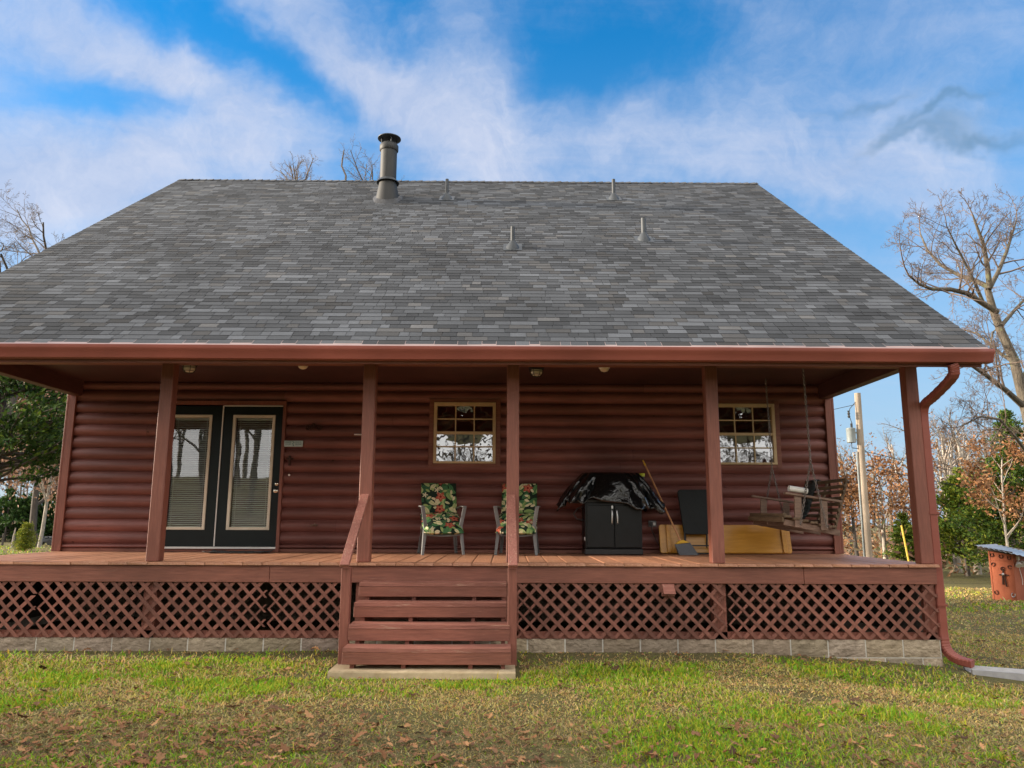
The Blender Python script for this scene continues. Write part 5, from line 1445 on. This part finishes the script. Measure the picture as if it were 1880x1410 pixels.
# --- right side: big oak
def hero_oak():
    Y0=20.0; r=np.random.default_rng(90)
    base=at(1958,1000,Y0); gb=gzf(base.x,Y0)
    t=thing('oak_tree','large leafless oak with mossy lit trunk at the right edge','tree',(base.x,Y0,gb)); B=np.array((base.x,Y0,gb))
    BG=Tubes(); TB=Tubes(); tips=[]
    def path(px, dy=None):
        n=len(px); out=[]
        for i,(x,y) in enumerate(px):
            yy=Y0+(dy*(i/(n-1)) if dy else 0); out.append(np.array(at(x,y,yy))-B)
        return np.array(out)
    tr=np.concatenate([[[.1,0,-.2]],path([(1945,960),(1910,850),(1882,745),(1864,660),(1843,609),(1828,569),(1817,528)])]); tr[:,1]+=np.array([0,0,0,.0,.05,.1,.1,.1])
    BG.add(tr,[.26,.17,.15,.138,.125,.112,.10,.085],10)
    limbs=[([(1830,572),(1806,558),(1777,539),(1745,531),(1712,531),(1688,522),(1668,505)],-1.5,.085),
           ([(1817,528),(1790,515),(1760,505),(1728,487),(1703,460),(1690,430)],1.2,.075),
           ([(1817,528),(1813,490),(1806,450),(1795,420),(1786,395)],-.5,.080),
           ([(1815,532),(1832,500),(1848,462),(1858,430),(1866,405)],.8,.070),
           ([(1806,558),(1790,520),(1770,480),(1752,445),(1738,415)],-1.0,.05),
           ([(1838,598),(1862,570),(1885,545),(1915,520)],1.4,.06),
           ([(1866,668),(1838,650),(1812,628),(1795,612),(1775,606)],1.6,.055),
           ([(1878,745),(1845,715),(1812,690),(1785,672),(1770,668)],-2.0,.085),
           ([(1884,830),(1862,800),(1835,770),(1800,765),(1765,782)],-2.5,.05),
           ([(1850,622),(1835,600),(1822,610),(1818,640),(1824,660)],.4,.035),
           ([(1882,800),(1905,760),(1930,720)],.5,.07),
           ([(1872,700),(1900,660),(1925,610)],.6,.07)]
    SP=[(0,),(0,),(5,.55,.85,.16,.03),(4,.55,.8,.19,.03),(3,.6,.75,.22,.03),(0,0,0,.22,.02)]
    def sub(pts,rs,n,L):
        m=len(pts)-1
        for c in range(n):
            f=.18+.8*((c+r.random())/n); q=f*m; i=min(int(q),m-1); pp=pts[i]+(pts[i+1]-pts[i])*(q-i); tt=pts[i+1]-pts[i]; tt/=np.linalg.norm(tt)
            a=r.uniform(0,6.28); u=np.cross(tt,[.3,.9,.2]); u/=np.linalg.norm(u); w=np.cross(tt,u); an=r.uniform(.5,1.1); d=tt*np.cos(an)+(u*np.cos(a)+w*np.sin(a))*np.sin(an)+np.array([0,0,.15])
            grow(r,TB,BG,pp,d,L*r.uniform(.6,1.2)*(1.15-.5*f),max(.012,np.interp(q,range(m+1),rs)*.5),2,SP,tips)
    for px,dy,r0 in limbs:
        P=path(px,dy); n=len(P); rs=np.linspace(r0,r0*.28,n); BG.add(P,rs,7); Lm=np.linalg.norm(np.diff(P,axis=0),axis=1).sum()
        sub(P,rs,int(4+Lm*2.5),min(1.25,Lm*.5))
        grow(r,TB,BG,P[-1],P[-1]-P[-2],Lm*.35,r0*.26,2,SP,tips)
    V,F=BG.arr(); obj_np('trunk',V,F,M['bark'],t,smooth=True); V,F=TB.arr(); obj_np('branches',V,F,M['twig_red'],t,smooth=True)
hero_oak()
cedar('cedar_tree','tall green cedar tree behind the pump house',gpos(1862,27),5.9,2.3,.5,101,G_LIT+G_DARK[2:],230,170,.13)
cedar('cedar_tree','broad bright green cedar between the downspout and the pump house',gpos(1772,29),4.0,1.9,.5,102,G_LIT+G_YEL[:2],150,130,.13)
bare_tree('oak_tree','oak sapling with clusters of orange brown leaves before the tall cedar','tree',gpos(1846,25.5),4.3,.06,SPEC_FAR,103,M['bark_pale'],M['twig_red'],leaves=(2400,.13,OAKB,.12))
for i,(px,Y,H,sd,lb) in enumerate(((1790,30,5.4,111,'leafless tree with pale trunk left of the pump house'),(1756,31,5.6,112,'slender leafless tree right beside the downspout'))):
    bare_tree('pale_tree',lb,'tree',gpos(px,Y),H,.15,SPEC_SLIM,sd,M['bark_pale'],M['twig'],leaves=None)
bare_tree('oak_tree','young oak full of rust brown leaves left of the utility pole','tree',gpos(1573,30),3.9,.10,SPEC_FAR,121,M['bark_dark'],M['twig'],leaves=(3600,.14,OAKB,.22))
bare_tree('oak_tree','pale trunked oak with rusty leaves just right of the utility pole','tree',gpos(1626,32),4.0,.12,SPEC_FAR,122,M['bark_pale'],M['twig'],leaves=(2200,.14,OAKB,.22))
bare_tree('oak_tree','leafy brown oak close behind the corner post of the porch','tree',gpos(1700,33),4.4,.11,SPEC_FAR,123,M['bark_dark'],M['twig_red'],leaves=(2200,.14,OAKB,.24))
cedar('cedar_shrub','green cedar shrub behind the yellow guy wire guard',gpos(1664,31),2.3,1.0,.1,124,G_LIT,90,90,.13,cat='shrub')
cedar('cedar_shrub','pale green scrub cedar low behind the corner post',gpos(1712,34),2.6,1.3,.1,125,G_LIT,90,90,.15,cat='shrub')
rw=[]
for i,(px,Y,H) in enumerate(((1560,44,6.0),(1600,48,6.6),(1640,46,6.2),(1675,50,7.2),(1710,45,7.4),(1745,52,7.8),(1780,47,7.6),(1815,53,8.4),(1850,49,8.2),(1885,54,8.8),(1925,50,8.5),(1535,50,6.4),(1620,40,5.4),(1735,41,6.6),(1820,42,7.2))):
    if i<4:
        t=bare_tree('woodland_tree','grey brown leafless tree in the woods beyond the pole','tree',gpos(px,Y),H,.15,SPEC_FAR,130+i,M['bark_pale'] if i%2 else M['bark'],M['twig'],group='leafless trees in the right woods',leaves=(500,.16,OAKB,.3) if i==1 else None); rw.append(t); t['h']=H
    else:
        s_=rw[i%4]; t=copy_tree(s_); t.location=gpos(px,Y); t.rotation_euler=(0,0,i*1.7); t.scale=(H/s_['h'],)*3
for t in rw+lw: 
    if 'h' in t: del t['h']
for o in list(col.objects):
    if 'h' in o: del o['h']

# far woods as one mass, and the woods behind the camera seen in the window glass, plus shade trees
def woods(name, label, spots, seed, spec, leafn=0, lc=OAKP, under=0):
    r=np.random.default_rng(seed); protoV=[]
    for k in range(3):
        TB=Tubes(); tips=[]; grow(r,TB,TB,np.array([0,0,-.2]),np.array([0,0,1.]),10,.15,0,spec,tips); protoV.append((TB.arr(),tips))
    VV=[];FF=[];off=0; tipall=[]
    for (x,y,H) in spots:
        (V,F),tips=protoV[r.integers(0,3)]; s=H/10; a=r.uniform(0,6.28); c_,s_=np.cos(a),np.sin(a)
        Q=np.stack([(V[:,0]*c_-V[:,1]*s_)*s+x,(V[:,0]*s_+V[:,1]*c_)*s+y,V[:,2]*s+gzf(x,y)],1); VV.append(Q); FF.append(F+off); off+=len(V)
    return np.concatenate(VV),np.concatenate(FF)
r=np.random.default_rng(200)
spots=[(x,r.uniform(60,95),r.uniform(5.5,8.5)) for x in np.concatenate([np.linspace(-66,-30,70),np.linspace(18,75,46)])]
V,F=woods('far_woods','',spots,201,[(7,.38,.8,.05,.03,.25),(4,.5,.75,.12,.05),(0,0,0,.2,.02)])
o=obj_np('far_woods',V,F,M['twig']); tag(o,'hazy grey brown mass of distant winter woods behind the nearer trees','woods',kind='stuff')
# undergrowth at the foot of the right woods
n=26000; x=r.uniform(9,62,n); y=r.uniform(28,58,n); z=gz(x,y)+np.abs(r.normal(0,.75,n))*(.4+1.2*fbm(x*.3,y*.3,8)); x2=np.concatenate([x,r.uniform(-60,-16,7000)]); y2=np.concatenate([y,r.uniform(48,66,7000)]); z2=np.concatenate([z,gz(x2[n:],y2[n:])+np.abs(r.normal(0,1.0,7000))])
V,F,C=cards(r,np.stack([x2,y2,z2],1),.26,OAKB+OAKP+[(.10,.11,.04),(.20,.17,.09),(.26,.21,.13)],.35)
o=obj_np('undergrowth',V,F,M['leaf'],C=C); tag(o,'tangled brown undergrowth at the foot of the woods','undergrowth',kind='stuff')
spots=[(r.uniform(-36,36),r.uniform(-46,-17),r.uniform(10,16)) for _ in range(130)]+[(r.uniform(-46,-24),r.uniform(3.5,10.2),r.uniform(10,14)) for _ in range(22)]  # second group: unseen trees off to the left that shade the foreground lawn
V,F=woods('woods','',spots,203,SPEC_FAR)
o=obj_np('facing_woods',V,F,M['bark']); tag(o,'bare winter woods facing the porch, mirrored in the window glass','woods',kind='stuff')

# ================================================================== WORLD, SUN, CAMERA
SUN_EL, SUN_AZ = 14.0, -5.2     # light comes from the left (-x); azimuth offset towards +y
sc = bpy.context.scene
w = bpy.data.worlds.new('World'); sc.world = w; w.use_nodes = True
nt = w.node_tree; nt.nodes.clear(); L = nt.links
out = node(nt,'ShaderNodeOutputWorld'); bg = node(nt,'ShaderNodeBackground'); L.new(bg.outputs[0], out.inputs[0])
sky = node(nt,'ShaderNodeTexSky'); sky.sky_type = 'NISHITA'; sky.sun_disc = False
sd = Vector((-math.cos(R(SUN_AZ))*math.cos(R(SUN_EL)), math.sin(R(-SUN_AZ))*math.cos(R(SUN_EL)), math.sin(R(SUN_EL))))   # towards the sun
sky.sun_elevation = R(SUN_EL); sky.sun_rotation = math.atan2(sd.x, sd.y)
sky.air_density = 1.0; sky.dust_density = .6; sky.ozone_density = 2.5
hs = node(nt,'ShaderNodeHueSaturation'); hs.inputs['Saturation'].default_value = 1.5; hs.inputs['Value'].default_value = 1.7
L.new(sky.outputs[0], hs.inputs['Color'])
tc = node(nt,'ShaderNodeTexCoord')
def wmath(op, a, b=None, c=None):
    n_ = node(nt,'ShaderNodeMath',operation=op)
    for i,x in enumerate((a,b,c)):
        if x is None: continue
        if isinstance(x,(int,float)): n_.inputs[i].default_value = x
        else: L.new(x, n_.inputs[i])
    return n_.outputs[0]
def wnoise(vec, s, d, rough=.6, dist=0):
    n_ = node(nt,'ShaderNodeTexNoise'); n_.inputs['Scale'].default_value=s; n_.inputs['Detail'].default_value=d; n_.inputs['Roughness'].default_value=rough; n_.inputs['Distortion'].default_value=dist
    L.new(vec, n_.inputs['Vector']); return n_
gen = tc.outputs['Generated']
wn = wnoise(gen, 5.0, 5, .62)
ws = node(nt,'ShaderNodeVectorMath',operation='SUBTRACT'); L.new(wn.outputs['Color'], ws.inputs[0]); ws.inputs[1].default_value = (.5,.5,.5)
wsc = node(nt,'ShaderNodeVectorMath',operation='SCALE'); L.new(ws.outputs[0], wsc.inputs[0]); wsc.inputs['Scale'].default_value = .17
wa = node(nt,'ShaderNodeVectorMath',operation='ADD'); L.new(gen, wa.inputs[0]); L.new(wsc.outputs[0], wa.inputs[1]); dirv = wa.outputs[0]
def dirn(px, py): return ray(px, py).normalized()
def blob(px, py, ang, lx, ly):
    """elongated soft cloud bank around a direction of the sky"""
    c = dirn(px,py); e = (dirn(px+40*math.cos(R(ang)), py+40*math.sin(R(ang)))-c); e.normalize(); e2 = c.cross(e).normalized()
    sx, sy = lx/1396., ly/1396.
    a = node(nt,'ShaderNodeVectorMath',operation='DOT_PRODUCT'); L.new(dirv,a.inputs[0]); a.inputs[1].default_value = tuple(e/sx)
    b = node(nt,'ShaderNodeVectorMath',operation='DOT_PRODUCT'); L.new(dirv,b.inputs[0]); b.inputs[1].default_value = tuple(e2/sy)
    ca, cb = c.dot(e/sx), 0.0
    aa = wmath('SUBTRACT', a.outputs['Value'], ca)
    f = node(nt,'ShaderNodeVectorMath',operation='DOT_PRODUCT'); L.new(dirv,f.inputs[0]); f.inputs[1].default_value = tuple(c)
    s = wmath('ADD', wmath('MULTIPLY',aa,aa), wmath('MULTIPLY',b.outputs['Value'],b.outputs['Value']))
    return wmath('MULTIPLY', wmath('EXPONENT', wmath('MULTIPLY', s, -1.0)), wmath('GREATER_THAN', f.outputs['Value'], 0.0))
acc = None
for (px,py,ang,lx,ly,k) in ((0,230,50,260,170,.75),(230,70,28,260,80,.7),(370,150,15,130,50,.4),(580,55,36,340,90,.8),(720,170,25,150,70,.45),(460,265,-18,260,70,.55),(120,350,5,380,90,.5),(900,150,62,190,90,.42),(880,290,4,430,80,.42),(1330,320,0,380,60,.4),(1100,215,8,190,55,.35),(1650,150,50,270,170,.42),(1480,290,15,300,90,.35),(1330,150,-30,200,60,.14),
                         (440,105,40,260,50,-.72),(220,178,10,150,38,-.6),(585,185,25,80,35,-.45),(760,40,25,80,70,-.25),(1230,90,-12,260,90,-.22),(700,-300,10,900,160,.3)):
    v = wmath('MULTIPLY', blob(px,py,ang,lx,ly), k); acc = v if acc is None else wmath('ADD', acc, v)
# high thin streaks, stretched along a flat layer
mp = node(nt,'ShaderNodeSeparateXYZ'); L.new(gen, mp.inputs[0])
zc = wmath('ADD', wmath('MAXIMUM', mp.outputs[2], 0), .12)
cb_ = node(nt,'ShaderNodeCombineXYZ'); L.new(wmath('DIVIDE',mp.outputs[0],zc),cb_.inputs[0]); L.new(wmath('DIVIDE',mp.outputs[1],zc),cb_.inputs[1])
mp2 = node(nt,'ShaderNodeMapping'); mp2.inputs['Rotation'].default_value=(0,0,R(35)); mp2.inputs['Scale'].default_value=(.8,2.0,1); L.new(cb_.outputs[0],mp2.inputs['Vector'])
st = wnoise(mp2.outputs[0], 1.6, 8, .6, .6)
fine = wnoise(dirv, 7, 8, .66, .4)
mask = wmath('ADD', wmath('MULTIPLY', acc, .70), wmath('MULTIPLY_ADD', st.outputs['Fac'], .85, -.33))
mask = wmath('ADD', mask, wmath('MULTIPLY_ADD', fine.outputs['Fac'], .5, -.23))
hz = node(nt,'ShaderNodeMapRange'); hz.interpolation_type='SMOOTHSTEP'; hz.inputs['From Min'].default_value=.52; hz.inputs['From Max'].default_value=.10; L.new(mp.outputs[2], hz.inputs[0])
mask = wmath('ADD', mask, wmath('MULTIPLY', hz.outputs[0], .06))
mr = node(nt,'ShaderNodeMapRange'); mr.interpolation_type='SMOOTHSTEP'; mr.inputs['From Min'].default_value=.03; mr.inputs['From Max'].default_value=1.0; mr.inputs['To Max'].default_value=.90
L.new(mask, mr.inputs[0])
CLOUD = 6.3
cc = node(nt,'ShaderNodeValToRGB'); cc.color_ramp.elements[0].color=((.44*CLOUD/10),.56*CLOUD/10,.82*CLOUD/10,1); cc.color_ramp.elements[1].color=(.80*CLOUD/10,.83*CLOUD/10,.96*CLOUD/10,1); cc.color_ramp.elements[0].position=.3; cc.color_ramp.elements[1].position=.75
L.new(fine.outputs['Fac'], cc.inputs[0])
csc = node(nt,'ShaderNodeVectorMath',operation='SCALE'); L.new(cc.outputs[0],csc.inputs[0]); csc.inputs['Scale'].default_value = 8.8
hz2 = node(nt,'ShaderNodeMapRange'); hz2.interpolation_type='SMOOTHSTEP'; hz2.inputs['From Min'].default_value=.62; hz2.inputs['From Max'].default_value=.05; hz2.inputs['To Min'].default_value=.02; hz2.inputs['To Max'].default_value=.86; L.new(mp.outputs[2], hz2.inputs[0])
mxh = node(nt,'ShaderNodeMix',data_type='RGBA'); L.new(hz2.outputs[0],mxh.inputs[0]); L.new(hs.outputs[0],mxh.inputs[6]); mxh.inputs[7].default_value=(2.3,3.3,4.6,1)
mx = node(nt,'ShaderNodeMix',data_type='RGBA'); L.new(mr.outputs[0],mx.inputs[0]); L.new(mxh.outputs[2],mx.inputs[6]); L.new(csc.outputs[0],mx.inputs[7])
# small dark cloud wisps on the right
dk = None
for (px,py,ang,lx,ly,k) in ((1640,190,-14,46,10,.9),(1725,222,-30,56,9,.9),(1800,255,-6,80,11,.85),(1690,262,-20,80,10,.6),(1560,205,-12,50,9,.5)):
    v = wmath('MULTIPLY', blob(px,py,ang,lx,ly), k); dk = v if dk is None else wmath('ADD', dk, v)
dk = wmath('MINIMUM', wmath('MULTIPLY', wmath('MAXIMUM', wmath('MULTIPLY', dk, wmath('MULTIPLY_ADD', fine.outputs['Fac'], 2.0, -.45)), 0.0), .85), .8)
mx2 = node(nt,'ShaderNodeMix',data_type='RGBA'); L.new(dk,mx2.inputs[0]); L.new(mx.outputs[2],mx2.inputs[6]); mx2.inputs[7].default_value=(.5,1.35,2.3,1)
# brighter sky overhead and behind the photographer, added as fill for the porch
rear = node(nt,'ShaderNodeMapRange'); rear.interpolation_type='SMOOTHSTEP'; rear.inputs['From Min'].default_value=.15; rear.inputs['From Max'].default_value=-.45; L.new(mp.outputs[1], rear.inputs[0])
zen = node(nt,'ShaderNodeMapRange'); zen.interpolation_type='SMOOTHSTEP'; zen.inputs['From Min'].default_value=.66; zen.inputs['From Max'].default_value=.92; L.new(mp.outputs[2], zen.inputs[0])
sky_fill = wmath('MULTIPLY', wmath('MAXIMUM', rear.outputs[0], zen.outputs[0]), wmath('MULTIPLY_ADD', st.outputs['Fac'], .7, .6))
mx3 = node(nt,'ShaderNodeMix',data_type='RGBA'); mx3.clamp_factor=True; L.new(sky_fill,mx3.inputs[0]); L.new(mx2.outputs[2],mx3.inputs[6]); mx3.inputs[7].default_value=(13.2,12.7,12.0,1)
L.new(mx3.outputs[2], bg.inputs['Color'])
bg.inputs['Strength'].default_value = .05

sl = bpy.data.lights.new('sun','SUN'); sl.energy = 3.6; sl.angle = R(4); sl.color = (1,.86,.68)
so = bpy.data.objects.new('sun', sl); col.objects.link(so); so.rotation_euler = sd.to_track_quat('Z','Y').to_euler()

cam = bpy.data.cameras.new('camera'); co = bpy.data.objects.new('camera', cam); col.objects.link(co)
cam.sensor_width = 36; cam.lens = 36*CAMF/1880; cam.clip_end = 1500; cam.clip_start = .05
m3 = Matrix((RT, UP, -FW)).transposed(); co.matrix_world = Matrix.Translation((0,0,CZ)) @ m3.to_4x4()
sc.camera = co
sc.view_settings.view_transform = 'Standard'; sc.view_settings.look = 'None'; sc.view_settings.exposure = 1.8; sc.view_settings.gamma = 1
sc.cycles.max_bounces = 8; sc.cycles.diffuse_bounces = 4; sc.cycles.transparent_max_bounces = 12
sc.cycles.use_denoising = True
